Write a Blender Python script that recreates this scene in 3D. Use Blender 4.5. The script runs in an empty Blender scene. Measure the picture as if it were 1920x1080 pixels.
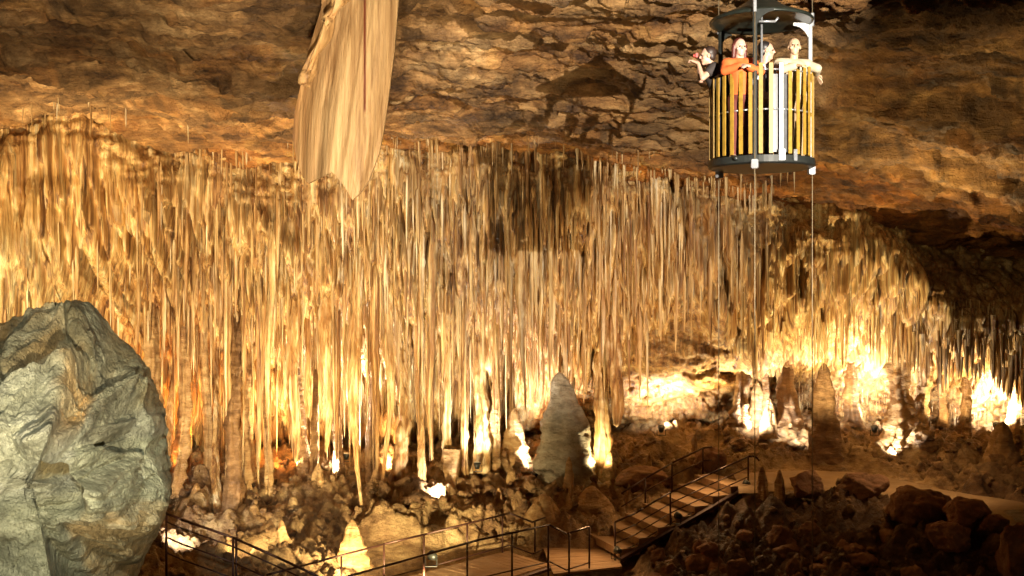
import bpy, bmesh, math, random
import numpy as np
from mathutils import Vector, Matrix
random.seed(11); RS = np.random.RandomState(5)
scene = bpy.context.scene
COL = scene.collection
F = 2059.0; CZ = 8.0
def P(px, py, d): return Vector(((px-960)/F*d, d, CZ+(540-py)/F*d))
def pxz(x, d): return 960+x/d*F

# ------------------------------------------------------------------ noise
_perm = RS.permutation(256); _perm = np.concatenate([_perm, _perm]).astype(np.int32)
_g = RS.normal(size=(256, 3)); _g = (_g/np.linalg.norm(_g, axis=1)[:, None]).astype(np.float32)
def pn(x, y, z):
    x, y, z = np.broadcast_arrays(np.asarray(x, np.float32), np.asarray(y, np.float32), np.asarray(z, np.float32))
    xi, yi, zi = np.floor(x), np.floor(y), np.floor(z)
    xf, yf, zf = x-xi, y-yi, z-zi
    xi = xi.astype(np.int32) & 255; yi = yi.astype(np.int32) & 255; zi = zi.astype(np.int32) & 255
    fd = lambda t: t*t*t*(t*(t*6-15)+10)
    u, v, w = fd(xf), fd(yf), fd(zf)
    r = 0
    for i in (0, 1):
        a = _perm[(xi+i) & 255]; wx = u if i else 1-u
        for j in (0, 1):
            b = _perm[(a+yi+j) & 255]; wy = v if j else 1-v
            for k in (0, 1):
                h = _perm[(b+zi+k) & 255]; g = _g[h]; wz = w if k else 1-w
                r = r + wx*wy*wz*(g[..., 0]*(xf-i)+g[..., 1]*(yf-j)+g[..., 2]*(zf-k))
    return r*1.6
def fbm(x, y, z, o=4, gain=.5):
    r = 0; a = 1
    for i in range(o):
        r = r+a*pn(x*2**i+i*7.3, y*2**i+i*3.1, z*2**i+i*5.7); a *= gain
    return r
def rdg(x, y, z, o=4, gain=.5):      # rounded hills, sharp valleys
    r = 0; a = 1
    for i in range(o):
        r = r+a*np.abs(pn(x*2**i+i*9.3, y*2**i+i*4.1, z*2**i+i*2.7)); a *= gain
    return r
def rbf(pts, vals):
    pts = np.array(pts, float); vals = np.array(vals, float); n = len(pts)
    K = np.sqrt(((pts[:, None]-pts[None])**2).sum(-1)+.3)
    A = np.zeros((n+3, n+3)); A[:n, :n] = K+np.eye(n)*.02; A[:n, n] = 1; A[:n, n+1:] = pts; A[n, :n] = 1; A[n+1:, :n] = pts.T
    c = np.linalg.solve(A, np.concatenate([vals, np.zeros(3)]))
    def f(a, b):
        a = np.asarray(a, float); b = np.asarray(b, float)
        r = c[n]+c[n+1]*a+c[n+2]*b
        for i in range(n): r = r+c[i]*np.sqrt((a-pts[i, 0])**2+(b-pts[i, 1])**2+.3)
        return r
    return f
def sst(a, b, x):
    t = np.clip((x-a)/(b-a), 0, 1); return t*t*(3-2*t)

# ------------------------------------------------------------------ object helpers
def tag(o, label=None, cat=None, group=None, kind=None):
    if label: o['label'] = label
    if cat: o['category'] = cat
    if group: o['group'] = group
    if kind: o['kind'] = kind
    return o
def link(name, me, mat=None, parent=None, loc=None):
    o = bpy.data.objects.new(name, me); COL.objects.link(o)
    if mat is not None and me is not None: me.materials.append(mat)
    if parent is not None: o.parent = parent
    if loc is not None: o.location = loc
    return o
def empty(name, loc, rz=0):
    o = bpy.data.objects.new(name, None); COL.objects.link(o); o.location = loc; o.rotation_euler.z = rz
    o.empty_display_size = .2
    return o
def mesh_np(name, co, quads, smooth=True, tris=None):
    me = bpy.data.meshes.new(name)
    co = np.asarray(co, np.float32); q = np.asarray(quads, np.int32)
    me.vertices.add(len(co)); me.vertices.foreach_set('co', co.ravel())
    nq = len(q); k = q.shape[1]
    me.loops.add(nq*k); me.loops.foreach_set('vertex_index', q.ravel())
    me.polygons.add(nq); me.polygons.foreach_set('loop_start', np.arange(0, nq*k, k, dtype=np.int32))
    me.polygons.foreach_set('use_smooth', np.full(nq, smooth))
    me.update(calc_edges=True)
    return me
def grid_faces(m, n, wrap=False):
    i = np.arange(m-1)[:, None]; j = np.arange(n if wrap else n-1)[None]
    a = i*n+j; b = i*n+(j+1) % n; c = (i+1)*n+(j+1) % n; d = (i+1)*n+j
    return np.stack([a, d, c, b], -1).reshape(-1, 4)
def grid_mesh(name, X, Y, Z, flip=False):
    m, n = X.shape
    q = grid_faces(m, n)
    if flip: q = q[:, ::-1]
    return mesh_np(name, np.stack([X, Y, Z], -1).reshape(-1, 3), q)
class MB:
    def __init__(s): s.bm = bmesh.new()
    def box(s, c, size, rz=0, bev=0):
        r = bmesh.ops.create_cube(s.bm, size=1)
        M = Matrix.Translation(Vector(c)) @ Matrix.Rotation(rz, 4, 'Z') @ Matrix.Diagonal((*size, 1))
        bmesh.ops.transform(s.bm, matrix=M, verts=r['verts'])
        if bev:
            es = list({e for v in r['verts'] for e in v.link_edges})
            bmesh.ops.bevel(s.bm, geom=es, offset=bev, segments=2, affect='EDGES')
        return s
    def cone(s, a, b, ra, rb, seg=12):
        a, b = Vector(a), Vector(b); L = (b-a).length
        r = bmesh.ops.create_cone(s.bm, cap_ends=True, segments=seg, radius1=ra, radius2=rb, depth=L)
        M = Matrix.Translation((a+b)/2) @ (b-a).to_track_quat('Z', 'Y').to_matrix().to_4x4()
        bmesh.ops.transform(s.bm, matrix=M, verts=r['verts'])
        return s
    def ball(s, c, r, sc=(1, 1, 1), rot=None, sub=3):
        q = bmesh.ops.create_icosphere(s.bm, subdivisions=sub, radius=r)
        M = Matrix.Translation(Vector(c)) @ (rot.to_4x4() if rot else Matrix.Identity(4)) @ Matrix.Diagonal((*sc, 1))
        bmesh.ops.transform(s.bm, matrix=M, verts=q['verts'])
        return s
    def tube(s, pts, r, seg=8):
        for a, b in zip(pts[:-1], pts[1:]): s.cone(a, b, r, r, seg)
        for p in pts[1:-1]: s.ball(p, r*1.02, sub=1)
        return s
    def caps(s, a, b, ra, rb):
        s.cone(a, b, ra, rb, 16); s.ball(a, ra, sub=2); s.ball(b, rb, sub=2); return s
    def build(s, name, mat, parent=None, smooth=False, loc=None):
        me = bpy.data.meshes.new(name); s.bm.to_mesh(me); s.bm.free()
        if smooth: me.polygons.foreach_set('use_smooth', [True]*len(me.polygons))
        return link(name, me, mat, parent, loc)
    def remesh(s, name, mat, parent, vox=.01, smooth_it=3, post=None):
        me = bpy.data.meshes.new(name); s.bm.to_mesh(me); s.bm.free()
        t = bpy.data.objects.new('t', me); COL.objects.link(t)
        md = t.modifiers.new('r', 'REMESH'); md.mode = 'VOXEL'; md.voxel_size = vox; md.use_smooth_shade = True
        if smooth_it:
            sm = t.modifiers.new('s', 'SMOOTH'); sm.iterations = smooth_it; sm.factor = .5
        dg = bpy.context.evaluated_depsgraph_get(); dg.update()
        m2 = bpy.data.meshes.new_from_object(t.evaluated_get(dg))
        bpy.data.objects.remove(t); bpy.data.meshes.remove(me)
        m2.name = name; m2.materials.clear()
        m2.polygons.foreach_set('use_smooth', [True]*len(m2.polygons))
        return link(name, m2, mat, parent)

# ------------------------------------------------------------------ materials
def plain(name, col, rough=.5, metal=0, noise=.15, nscale=20, bump=.0, spec=.5):
    m = bpy.data.materials.new(name); m.use_nodes = True; nt = m.node_tree; b = nt.nodes['Principled BSDF']
    b.inputs['Roughness'].default_value = rough; b.inputs['Metallic'].default_value = metal
    b.inputs['Specular IOR Level'].default_value = spec
    tc = nt.nodes.new('ShaderNodeTexCoord'); n = nt.nodes.new('ShaderNodeTexNoise'); n.inputs['Scale'].default_value = nscale
    n.inputs['Detail'].default_value = 5
    nt.links.new(tc.outputs['Object'], n.inputs['Vector'])
    r = nt.nodes.new('ShaderNodeValToRGB'); e = r.color_ramp.elements
    e[0].position = .3; e[1].position = .7
    e[0].color = (*[c*(1-noise) for c in col], 1); e[1].color = (*[min(1, c*(1+noise)) for c in col], 1)
    nt.links.new(n.outputs[0], r.inputs[0]); nt.links.new(r.outputs[0], b.inputs['Base Color'])
    if bump:
        bp = nt.nodes.new('ShaderNodeBump'); bp.inputs['Strength'].default_value = bump; bp.inputs['Distance'].default_value = .02
        nt.links.new(n.outputs[0], bp.inputs['Height']); nt.links.new(bp.outputs[0], b.inputs['Normal'])
    return m
def rock(name, stops, scale=(1, 1, 1), nscale=1.0, patch=None, patch_scale=.35, patch_amt=.6, streak=0, rough=(.35, .75),
         bump=(.08, .02), bscale=6, spec=.5, attr=None, detail=8):
    """world-position rock: main noise ramp, broad colour patches, vertical streaks, two-level bump"""
    m = bpy.data.materials.new(name); m.use_nodes = True; nt = m.node_tree; N = nt.nodes; L = nt.links; b = N['Principled BSDF']
    b.inputs['Specular IOR Level'].default_value = spec
    geo = N.new('ShaderNodeNewGeometry')
    def mp(sc):
        q = N.new('ShaderNodeMapping'); q.inputs['Scale'].default_value = sc; L.new(geo.outputs['Position'], q.inputs['Vector']); return q.outputs[0]
    def nz(vec, sc, det=5, rough_=.6, dist=0):
        q = N.new('ShaderNodeTexNoise'); q.inputs['Scale'].default_value = sc; q.inputs['Detail'].default_value = det
        q.inputs['Roughness'].default_value = rough_; q.inputs['Distortion'].default_value = dist; L.new(vec, q.inputs['Vector']); return q.outputs[0]
    def ramp(fac, st):
        q = N.new('ShaderNodeValToRGB'); e = q.color_ramp.elements
        while len(e) < len(st): e.new(.5)
        for i, (p_, c) in enumerate(st): e[i].position = p_; e[i].color = (*c, 1)
        L.new(fac, q.inputs[0]); return q.outputs[0]
    def mix(fac, a, c, mode='MIX'):
        q = N.new('ShaderNodeMix'); q.data_type = 'RGBA'; q.blend_type = mode
        if isinstance(fac, float): q.inputs[0].default_value = fac
        else: L.new(fac, q.inputs[0])
        L.new(a, q.inputs[6]); L.new(c, q.inputs[7]); return q.outputs[2]
    v = mp(scale)
    n1 = nz(v, nscale, detail, .70, .0)
    colr = ramp(n1, stops)
    if patch:
        pf = nz(mp((1, 1, 1)), patch_scale, 5, .65, .6)
        pr = ramp(pf, [(.47, (0, 0, 0)), (.62, (patch_amt,)*3)])
        pc = ramp(n1, [(.3, tuple(c*.6 for c in patch)), (.7, patch)])
        colr = mix(pr, colr, pc)
    if streak:
        sn = nz(mp((11, 11, .3)), 1, 4, .6)
        sr = ramp(sn, [(.32, (1-streak,)*3), (.52, (1, 1, 1)), (.7, (1.0, 1.0, 1.0))])
        colr = mix(1.0, colr, sr, 'MULTIPLY')
    if attr:
        at = N.new('ShaderNodeAttribute'); at.attribute_name = attr
        colr = mix(1.0, colr, at.outputs['Color'], 'MULTIPLY')
    L.new(colr, b.inputs['Base Color'])
    rr = N.new('ShaderNodeMapRange'); rr.inputs[1].default_value = .35; rr.inputs[2].default_value = .65
    rr.inputs[3].default_value = rough[0]; rr.inputs[4].default_value = rough[1]
    L.new(nz(mp((1, 1, 1)), 1.7, 5), rr.inputs[0]); L.new(rr.outputs[0], b.inputs['Roughness'])
    h1 = nz(mp((bscale*scale[0], bscale*scale[1], bscale*scale[2])), 1, 8, .65, .2)
    bp = N.new('ShaderNodeBump'); bp.inputs['Strength'].default_value = 1; bp.inputs['Distance'].default_value = bump[0]; L.new(h1, bp.inputs['Height'])
    h2 = nz(mp((1, 1, .8)), 22, 4, .6)
    b2 = N.new('ShaderNodeBump'); b2.inputs['Strength'].default_value = 1; b2.inputs['Distance'].default_value = bump[1]; L.new(h2, b2.inputs['Height'])
    L.new(bp.outputs[0], b2.inputs['Normal']); L.new(b2.outputs[0], b.inputs['Normal'])
    return m
M = {}
M['ceiling'] = rock('ceiling_rock', [(.36, (.055, .032, .016)), (.45, (.19, .125, .065)), (.55, (.34, .245, .14)), (.66, (.58, .47, .31))],
                    scale=(.45, .8, 1.8), nscale=1.2, patch=(.38, .26, .13), patch_scale=.3, patch_amt=.55, bump=(.30, .05), bscale=3.2, rough=(.45, .8), attr='tint')
M['wall'] = rock('flowstone', [(.36, (.13, .055, .016)), (.45, (.40, .21, .07)), (.54, (.64, .43, .18)), (.64, (.86, .70, .42))],
                 scale=(3.4, 3.4, .13), nscale=1.0, patch=(.30, .13, .035), patch_scale=.3, patch_amt=.6, streak=.62, bump=(.07, .015), bscale=3, rough=(.28, .65), attr='tint')
M['stal'] = rock('stalactite_calcite', [(.36, (.13, .05, .014)), (.44, (.38, .20, .065)), (.53, (.64, .44, .20)), (.63, (.88, .76, .52))],
                 scale=(3.6, 3.6, .14), nscale=1.0, patch=(.34, .14, .04), patch_scale=.35, patch_amt=.55, streak=.35, bump=(.05, .02), bscale=4, rough=(.28, .6))
M['ribbed'] = rock('ribbed_calcite', [(.32, (.20, .10, .035)), (.5, (.45, .28, .12)), (.68, (.66, .48, .26))],
                   scale=(1, 1, 3), nscale=1.6, patch=(.3, .13, .05), patch_amt=.5, bump=(.12, .03), bscale=3.2, rough=(.3, .7))
M['floor'] = rock('floor_rock', [(.32, (.07, .035, .015)), (.45, (.26, .155, .07)), (.56, (.46, .31, .15)), (.70, (.64, .48, .26))],
                  scale=(1, 1, 1.6), nscale=1.4, patch=(.26, .12, .05), patch_amt=.5, bump=(.25, .05), bscale=2.6, rough=(.35, .8), attr='tint')
M['boulder'] = rock('boulder_rock', [(.3, (.13, .065, .04)), (.5, (.27, .15, .09)), (.7, (.40, .25, .15))],
                    nscale=1.2, patch=(.3, .12, .07), patch_amt=.5, bump=(.12, .03), bscale=2.2, rough=(.6, .9), spec=.3)
M['grey'] = rock('grey_limestone', [(.30, (.12, .12, .08)), (.42, (.25, .255, .18)), (.54, (.37, .375, .27)), (.70, (.52, .52, .40))],
                 scale=(1, 1, 1.2), nscale=3.2, bump=(.14, .06), bscale=5, rough=(.38, .8), attr='tint')
M['drape'] = rock('drapery_calcite', [(.36, (.30, .175, .075)), (.5, (.56, .37, .18)), (.66, (.74, .55, .30))], scale=(4.5, 4.5, .12), nscale=1.2, streak=.2, bump=(.05, .006), bscale=3, rough=(.3, .5), attr='tint')
M['stone'] = rock('loose_rock', [(.32, (.05, .025, .012)), (.46, (.20, .11, .05)), (.58, (.34, .21, .10)), (.72, (.48, .33, .17))], scale=(1, 1, 1.6), nscale=1.4, bump=(.2, .04), bscale=3, rough=(.45, .85))
M['ribbed_dark'] = rock('ribbed_dark_calcite', [(.32, (.10, .045, .015)), (.5, (.24, .13, .055)), (.68, (.38, .24, .12))], scale=(1, 1, 3), nscale=1.6, bump=(.12, .03), bscale=3.2, rough=(.3, .7))
M['dome'] = rock('dome_calcite', [(.32, (.17, .14, .10)), (.5, (.34, .29, .21)), (.68, (.50, .44, .34))], scale=(1, 1, 2), nscale=1.6, bump=(.14, .04), bscale=4, rough=(.4, .8))
M['path'] = rock('path_concrete', [(.3, (.24, .16, .09)), (.7, (.42, .30, .18))], nscale=.7, bump=(.03, .01), bscale=3, rough=(.6, .9), spec=.3)
M['deck'] = rock('walkway_boards', [(.3, (.22, .13, .07)), (.7, (.42, .27, .15))], scale=(.6, 4, 1), nscale=1.5, bump=(.01, .004), bscale=3, rough=(.5, .8))
M['rail'] = plain('rail_steel', (.05, .018, .012), .45, .3, .3, 12)
M['black'] = plain('black_paint', (.018, .02, .018), .4, 0, .3)
M['roof'] = plain('roof_paint', (.018, .022, .017), .35, .2, .25)
M['steel'] = plain('grey_steel', (.42, .43, .45), .35, .6, .15)
M['plate'] = plain('white_plate', (.5, .5, .5), .35, .1, .08)
M['yellow'] = plain('yellow_paint', (.30, .175, .022), .5, 0, .25)
M['cable'] = plain('steel_cable', (.26, .20, .12), .5, .5, .2)
M['lens'] = plain('lamp_lens', (.9, .85, .75), .2, 0, .05)

# ------------------------------------------------------------------ ceiling
def rel(px, py, d): v = P(px, py, d); return (v.x, v.y), v.z
cp = [rel(*a) for a in [(0, 0, 22), (480, 0, 21), (960, 0, 20), (1430, 0, 20), (1920, 0, 19), (0, 150, 27), (60, 262, 32.5), (170, 235, 32.5), (280, 300, 33.3), (420, 300, 34), (480, 150, 27), (960, 160, 27), (1430, 150, 26), (1920, 130, 24),
      (0, 250, 33), (300, 290, 34), (600, 310, 35.5), (960, 320, 36), (1250, 350, 36.5), (1500, 400, 36), (1500, 300, 32), (1700, 310, 30), (1920, 330, 28), (2200, 340, 27),
      (1760, 400, 35.5), (1920, 400, 33), (1800, 490, 40), (1950, 490, 40), (2200, 480, 39)]]
cp += [((x, 12.), CZ+6.4) for x in (-14, 0, 14)]+[((x, 2.), CZ+8) for x in (-14, 0, 14)]+[((x, -12.), CZ+8) for x in (-14, 0, 14)]
cp += [((x, 42.), CZ+z) for x, z in ((-20, 3.5), (-8, 3.3), (0, 3.), (8, 2.4), (16, -1), (22, -1))]
ceil_f = rbf([c[0] for c in cp], [c[1] for c in cp])
def ceil_z(x, y):
    x = np.asarray(x, np.float32); y = np.asarray(y, np.float32)
    b = ceil_f(x, y)
    b = b+.5*fbm(x*.16, y*.22, .5, 3)+.46*(rdg(x*.38, y*.75, 3.3, 4)-.35)*.85
    h = b*1.0
    st = .28
    q = (h+.15*fbm(x*.5, y*.9, 7.7, 3))/st
    fl = np.floor(q); fr = q-fl
    ter = st*(fl+sst(.35, .65, fr))-.15*fbm(x*.5, y*.9, 7.7, 3)
    h = h*.35+ter*.65
    h = h+.12*fbm(x*.7, y*2.0, 1.7, 5, .62)-.09*rdg(x*1.0, y*2.2, 2.2, 5, .6)+.06*fbm(x*3, y*5, 6.2, 4, .6)
    yr = 29.2+1.1*pn(x*.35, .4, 8.8)+.5*pn(x*1.2, .4, 2.8); e = (y-yr)
    h = h-.55*sst(-.12, .05, e)*(1-sst(.3, 2.2, e))*sst(6.8, 8.5, x)
    yr = 31.2+1.3*pn(x*.3, 3.4, 8.8)+.5*pn(x*1.1, 5.4, 2.8); e = (y-yr)
    h = h-.40*sst(-.12, .05, e)*(1-sst(.3, 1.8, e))*sst(4.5, 7, x)
    yr = 25.5+1.3*pn(x*.3, 9.4, 8.8)+.6*pn(x*1.0, 5.4, 7.8); e = (y-yr)
    h = h-.35*sst(-.10, .05, e)*(1-sst(.3, 2.4, e))*sst(-.1, .2, pn(x*.25, 1.1, .3)+.15)
    return h
yy = np.concatenate([np.arange(-12, 17, .25), np.arange(17, 41.5, .055)]); xx = np.arange(-24, 24.01, .06)
X, Y = np.meshgrid(xx, yy)
Zc = ceil_z(X, Y)
cm_ = grid_mesh('cave_ceiling', X+.10*fbm(X*.8, Y*.8, Zc*2, 3), Y+.12*fbm(X*.9, Y*.9, Zc*2+9, 3), Zc)
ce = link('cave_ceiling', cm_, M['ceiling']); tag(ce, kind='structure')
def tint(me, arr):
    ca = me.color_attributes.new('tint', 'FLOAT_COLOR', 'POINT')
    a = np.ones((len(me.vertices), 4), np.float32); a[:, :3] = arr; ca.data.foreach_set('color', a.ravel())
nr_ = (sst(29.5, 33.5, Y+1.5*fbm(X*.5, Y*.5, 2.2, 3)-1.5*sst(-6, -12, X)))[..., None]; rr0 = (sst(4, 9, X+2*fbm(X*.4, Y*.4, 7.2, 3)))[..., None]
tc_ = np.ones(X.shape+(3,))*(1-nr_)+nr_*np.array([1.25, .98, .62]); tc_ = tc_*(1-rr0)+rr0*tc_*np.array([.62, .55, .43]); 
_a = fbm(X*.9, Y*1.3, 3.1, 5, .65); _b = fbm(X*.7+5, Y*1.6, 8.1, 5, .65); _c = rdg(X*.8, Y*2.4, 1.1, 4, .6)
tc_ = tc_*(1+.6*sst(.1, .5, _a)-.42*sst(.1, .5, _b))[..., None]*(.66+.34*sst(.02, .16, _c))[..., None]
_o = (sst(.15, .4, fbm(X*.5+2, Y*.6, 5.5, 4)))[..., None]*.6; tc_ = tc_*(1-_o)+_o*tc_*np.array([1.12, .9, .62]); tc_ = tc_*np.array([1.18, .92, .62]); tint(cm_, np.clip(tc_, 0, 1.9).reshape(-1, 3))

# ------------------------------------------------------------------ wall
wc = [(-300, 250, 31), (0, 250, 32.0), (0, 400, 31.0), (0, 560, 31), (-300, 600, 29), (0, 700, 31), (200, 300, 32.2), (150, 200, 31.4), (200, 450, 32.6), (330, 310, 33.6), (200, 650, 35), (380, 330, 34.2), (380, 430, 34.6), (380, 560, 36.6), (380, 750, 39.5),
      (600, 370, 34.6), (600, 470, 35.4), (600, 600, 38), (600, 850, 42), (960, 330, 34.4), (960, 430, 34.9), (960, 540, 36.6), (960, 640, 38.8), (960, 850, 42), (1200, 380, 34.8), (1210, 500, 36.2), (1300, 600, 37.0), (1300, 690, 38.0), (1270, 760, 41),
      (1350, 820, 41), (1430, 450, 35.6), (1500, 450, 35.6), (1500, 560, 37), (1500, 640, 39), (1500, 720, 41), (1500, 820, 41.5), (1620, 480, 36), (1700, 520, 36.4), (1650, 620, 38.6), (1650, 720, 41.3), (1650, 830, 41.5),
      (1800, 575, 37.2), (1920, 595, 37.2), (1800, 470, 40), (1930, 470, 40), (1720, 430, 39), (1850, 680, 39.8), (1920, 750, 41.5), (1850, 830, 41), (2200, 600, 38), (2200, 800, 40)]
wq = [P(*a) for a in wc]+[Vector((x, 42.5, CZ-8)) for x in (-18, -9, 0, 9, 18)]+[Vector((-22, 28, CZ+z)) for z in (-8, -3, 3)]
wall_f = rbf([(v.x, v.z) for v in wq], [v.y for v in wq])
def wall_y(x, z):
    b = wall_f(x, z)
    px = 960+x/b*F; py = 540-(z-CZ)/b*F
    roots = np.interp(px, [0, 100, 250, 400, 520, 560, 700, 800, 1250, 1400, 1500, 1600, 1680, 1740, 1920], [265, 235, 310, 330, 370, 345, 320, 310, 350, 420, 440, 430, 480, 560, 580])
    low = np.interp(px, [0, 300, 320, 700, 1000, 1200, 1290, 1400, 1700, 1920], [640, 720, 850, 850, 760, 650, 560, 680, 690, 730])
    roots = roots+45*pn(x*.7, 0*x, 3.3)+30*pn(x*2.4, 0*x, 1.3)
    fl = sst(-60, 60, py-roots)*(1-sst(-30, 60, py-low))
    xx_ = x+.2*fbm(x*.3, z*.15, .3, 2)
    flute = .50*np.abs(pn(xx_*.8, z*.10, 3.1))+.40*np.abs(pn(xx_*2.1, z*.09, 1.4))+.30*np.abs(pn(xx_*4.6, z*.10, 8.2))+.18*np.abs(pn(xx_*8, z*.14, 2.2))
    scal = .35*rdg(x*.45, z*.35, 6.1, 2)
    amp = np.interp(px, [0, 200, 340, 900, 1200, 1500, 1920], [.25, .35, .8, .8, .9, 1.1, 1.1])
    def tier(h, ph, a_, tooth):
        zo = -(z)+ph+2.2*pn(x*.30, ph, 1.1)+1.1*pn(x*1.1, ph, 4.1)+tooth*(np.abs(pn(x*3.3, ph, 2.1))+.55*np.abs(pn(x*7, ph, 5.2)))
        t_ = zo/h-np.floor(zo/h); return a_*sst(0, .4, t_)*(1-sst(.93, 1., t_))*(.45+.8*np.abs(pn(x*1.5, np.floor(zo/h)*3.7, ph)))
    scal = scal+amp*(tier(4.1, .4, 1.1, 2.6)+tier(2.6, 1.9, .7, 2.2))-.5*amp
    lump = .8*(rdg(x*.5, z*.8, 1.1, 5, .55)-.3)+.25*fbm(x*1.3, z*3.2, 4.4, 4, .6)
    return b-fl*(flute*1.5+scal)-(1-fl)*lump, fl
xx = np.arange(-23, 23, .038); zz = np.arange(CZ-8.5, CZ+8, .06)
X, Z = np.meshgrid(xx, zz)
Yw, FL = wall_y(X, Z)
wm = grid_mesh('cave_wall', X, Yw, Z, flip=True)
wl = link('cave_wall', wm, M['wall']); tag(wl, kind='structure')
px = 960+X/Yw*F; py = 540-(Z-CZ)/Yw*F
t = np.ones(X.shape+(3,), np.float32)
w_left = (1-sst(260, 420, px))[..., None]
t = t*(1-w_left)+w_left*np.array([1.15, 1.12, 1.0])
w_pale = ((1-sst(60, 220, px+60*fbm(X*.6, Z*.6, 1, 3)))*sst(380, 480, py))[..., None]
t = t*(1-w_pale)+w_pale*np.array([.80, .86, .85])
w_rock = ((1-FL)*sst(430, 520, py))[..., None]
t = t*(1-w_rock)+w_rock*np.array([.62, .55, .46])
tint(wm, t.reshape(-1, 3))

# ------------------------------------------------------------------ floor
fc = [rel(*a) for a in [(320, 960, 34), (450, 1000, 33), (450, 900, 37), (300, 850, 40), (600, 940, 35), (600, 870, 39), (800, 960, 34.5), (800, 900, 38), (950, 935, 35.5), (960, 870, 39), (1100, 930, 36), (1150, 890, 37.5),
      (1250, 870, 38), (1320, 840, 38.5), (1250, 820, 40), (1450, 845, 38), (1450, 800, 40), (1600, 860, 37), (1600, 820, 40), (1750, 890, 34.5), (1750, 840, 38), (1900, 900, 33.5), (1900, 850, 37)]]
fc += [((v.x, v.y), CZ-6.12) for v in [P(a, b, 6.0*F/(b-540)) for a, b in ((1420, 912), (1560, 905), (1700, 930), (1800, 955), (1920, 985), (1440, 882), (1500, 877), (1650, 888), (1780, 912), (1920, 935), (2200, 1000))]]
fc += [((x, y), CZ+z) for x, y, z in ((3.0, 31.8, -8.0), (0, 32.5, -8.0), (0, 29.5, -8.1), (2.4, 30, -8.1), (-3, 30, -8.1), (5, 31.2, -7.4), (7.2, 32.4, -6.7), (9, 29.5, -7.0), (12, 27, -6.9), (5, 27, -7.8), (9, 25, -7.6), (14, 24, -7),
                                      (-8, 27, -7.8), (-5, 25, -8.2), (0, 24, -8.5), (-10, 18, -9), (0, 15, -9), (12, 15, -9), (-14, 26, -6), (-12, 33, -7), (0, 5, -9.5), (-15, 5, -9.5), (15, 5, -9.5), (-20, 40, -5.6), (0, 43, -5.4), (20, 43, -5.4), (18, 30, -5.8))]
floor_f = rbf([c[0] for c in fc], [c[1] for c in fc])
pathN = [(1385, 918), (1480, 912), (1560, 912), (1640, 925), (1700, 938), (1800, 962), (1920, 992), (2100, 1045)]
pathF = [(1375, 886), (1450, 880), (1510, 876), (1600, 880), (1680, 893), (1780, 915), (1920, 936), (2150, 970)]
def gp(p, z=-6.0): return P(p[0], p[1], -z*F/(p[1]-540))
PN = [gp(p) for p in pathN]; PF = [gp(p) for p in pathF]
def path_mask(x, y):
    yn = np.interp(x, [v.x for v in PN], [v.y for v in PN]); yf = np.interp(x, [v.x for v in PF], [v.y for v in PF])
    return sst(-.9, -.1, y-yn)*(1-sst(.1, .9, y-yf))*sst(6.2, 7.0, x)
def deck_mask(x, y):
    a = sst(-5, -4.2, x)*(1-sst(3.4, 3.9, x))*sst(28, 28.6, y)*(1-sst(32.9, 33.5, y))
    b = sst(2.9, 3.3, x)*(1-sst(7.0, 7.4, x))*sst(31.0, 31.5, y-(x-3)*.5)*(1-sst(34.2, 34.7, y-(x-3)*.45))
    return np.maximum(a, b)
def floor_z(x, y):
    x = np.asarray(x, np.float32); y = np.asarray(y, np.float32)
    b = floor_f(x, y)
    k = np.clip(1-path_mask(x, y)-deck_mask(x, y), 0, 1)
    d = .75*(rdg(x*.55, y*.55, 2.2, 5, .55)-.42)+.30*fbm(x*1.5, y*1.5, 5.2, 4, .6)+.10*rdg(x*4, y*4, .2, 3)
    return b+d*k-deck_mask(x, y)*.25
xx = np.arange(-24, 24, .07); yy = np.concatenate([np.arange(2, 22, .3), np.arange(22, 44, .07)])
X, Y = np.meshgrid(xx, yy); Zf = floor_z(X, Y)
fm_ = grid_mesh('cave_floor', X, Y, Zf, flip=True)
dk = (sst(2.5, 5, X)*(1-sst(32.5, 34, Y)))[..., None]; tint(fm_, (1-dk+dk*np.array([.40, .33, .30])).reshape(-1, 3))  # low light of the right foreground painted in as a darker tint
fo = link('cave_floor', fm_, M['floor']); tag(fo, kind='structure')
def fz(x, y): return float(floor_z(np.array([x]), np.array([y]))[0])
def czt(x, y): return float(ceil_z(np.array([x]), np.array([y]))[0])

# path sheet
n = 120; us = np.linspace(0, 1, n); k = np.linspace(0, len(PN)-1, n); idx = np.arange(len(PN))
nx = np.interp(k, idx, [v.x for v in PN]); ny = np.interp(k, idx, [v.y for v in PN]); fx = np.interp(k, idx, [v.x for v in PF]); fy = np.interp(k, idx, [v.y for v in PF])
vs = np.linspace(0, 1, 30)[:, None]
X = nx*(1-vs)+fx*vs; Y = ny*(1-vs)+fy*vs+.15*fbm(X*.8, vs*2+0*X, 1.1, 3)
Zp = np.full(X.shape, CZ-6.0)+.03*fbm(X*.7, Y*.7, 3, 3)-.12*(np.abs(vs-.5)*2)**6
pt = link('path', grid_mesh('path', X, Y, Zp, flip=True), M['path']); tag(pt, kind='structure')

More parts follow.
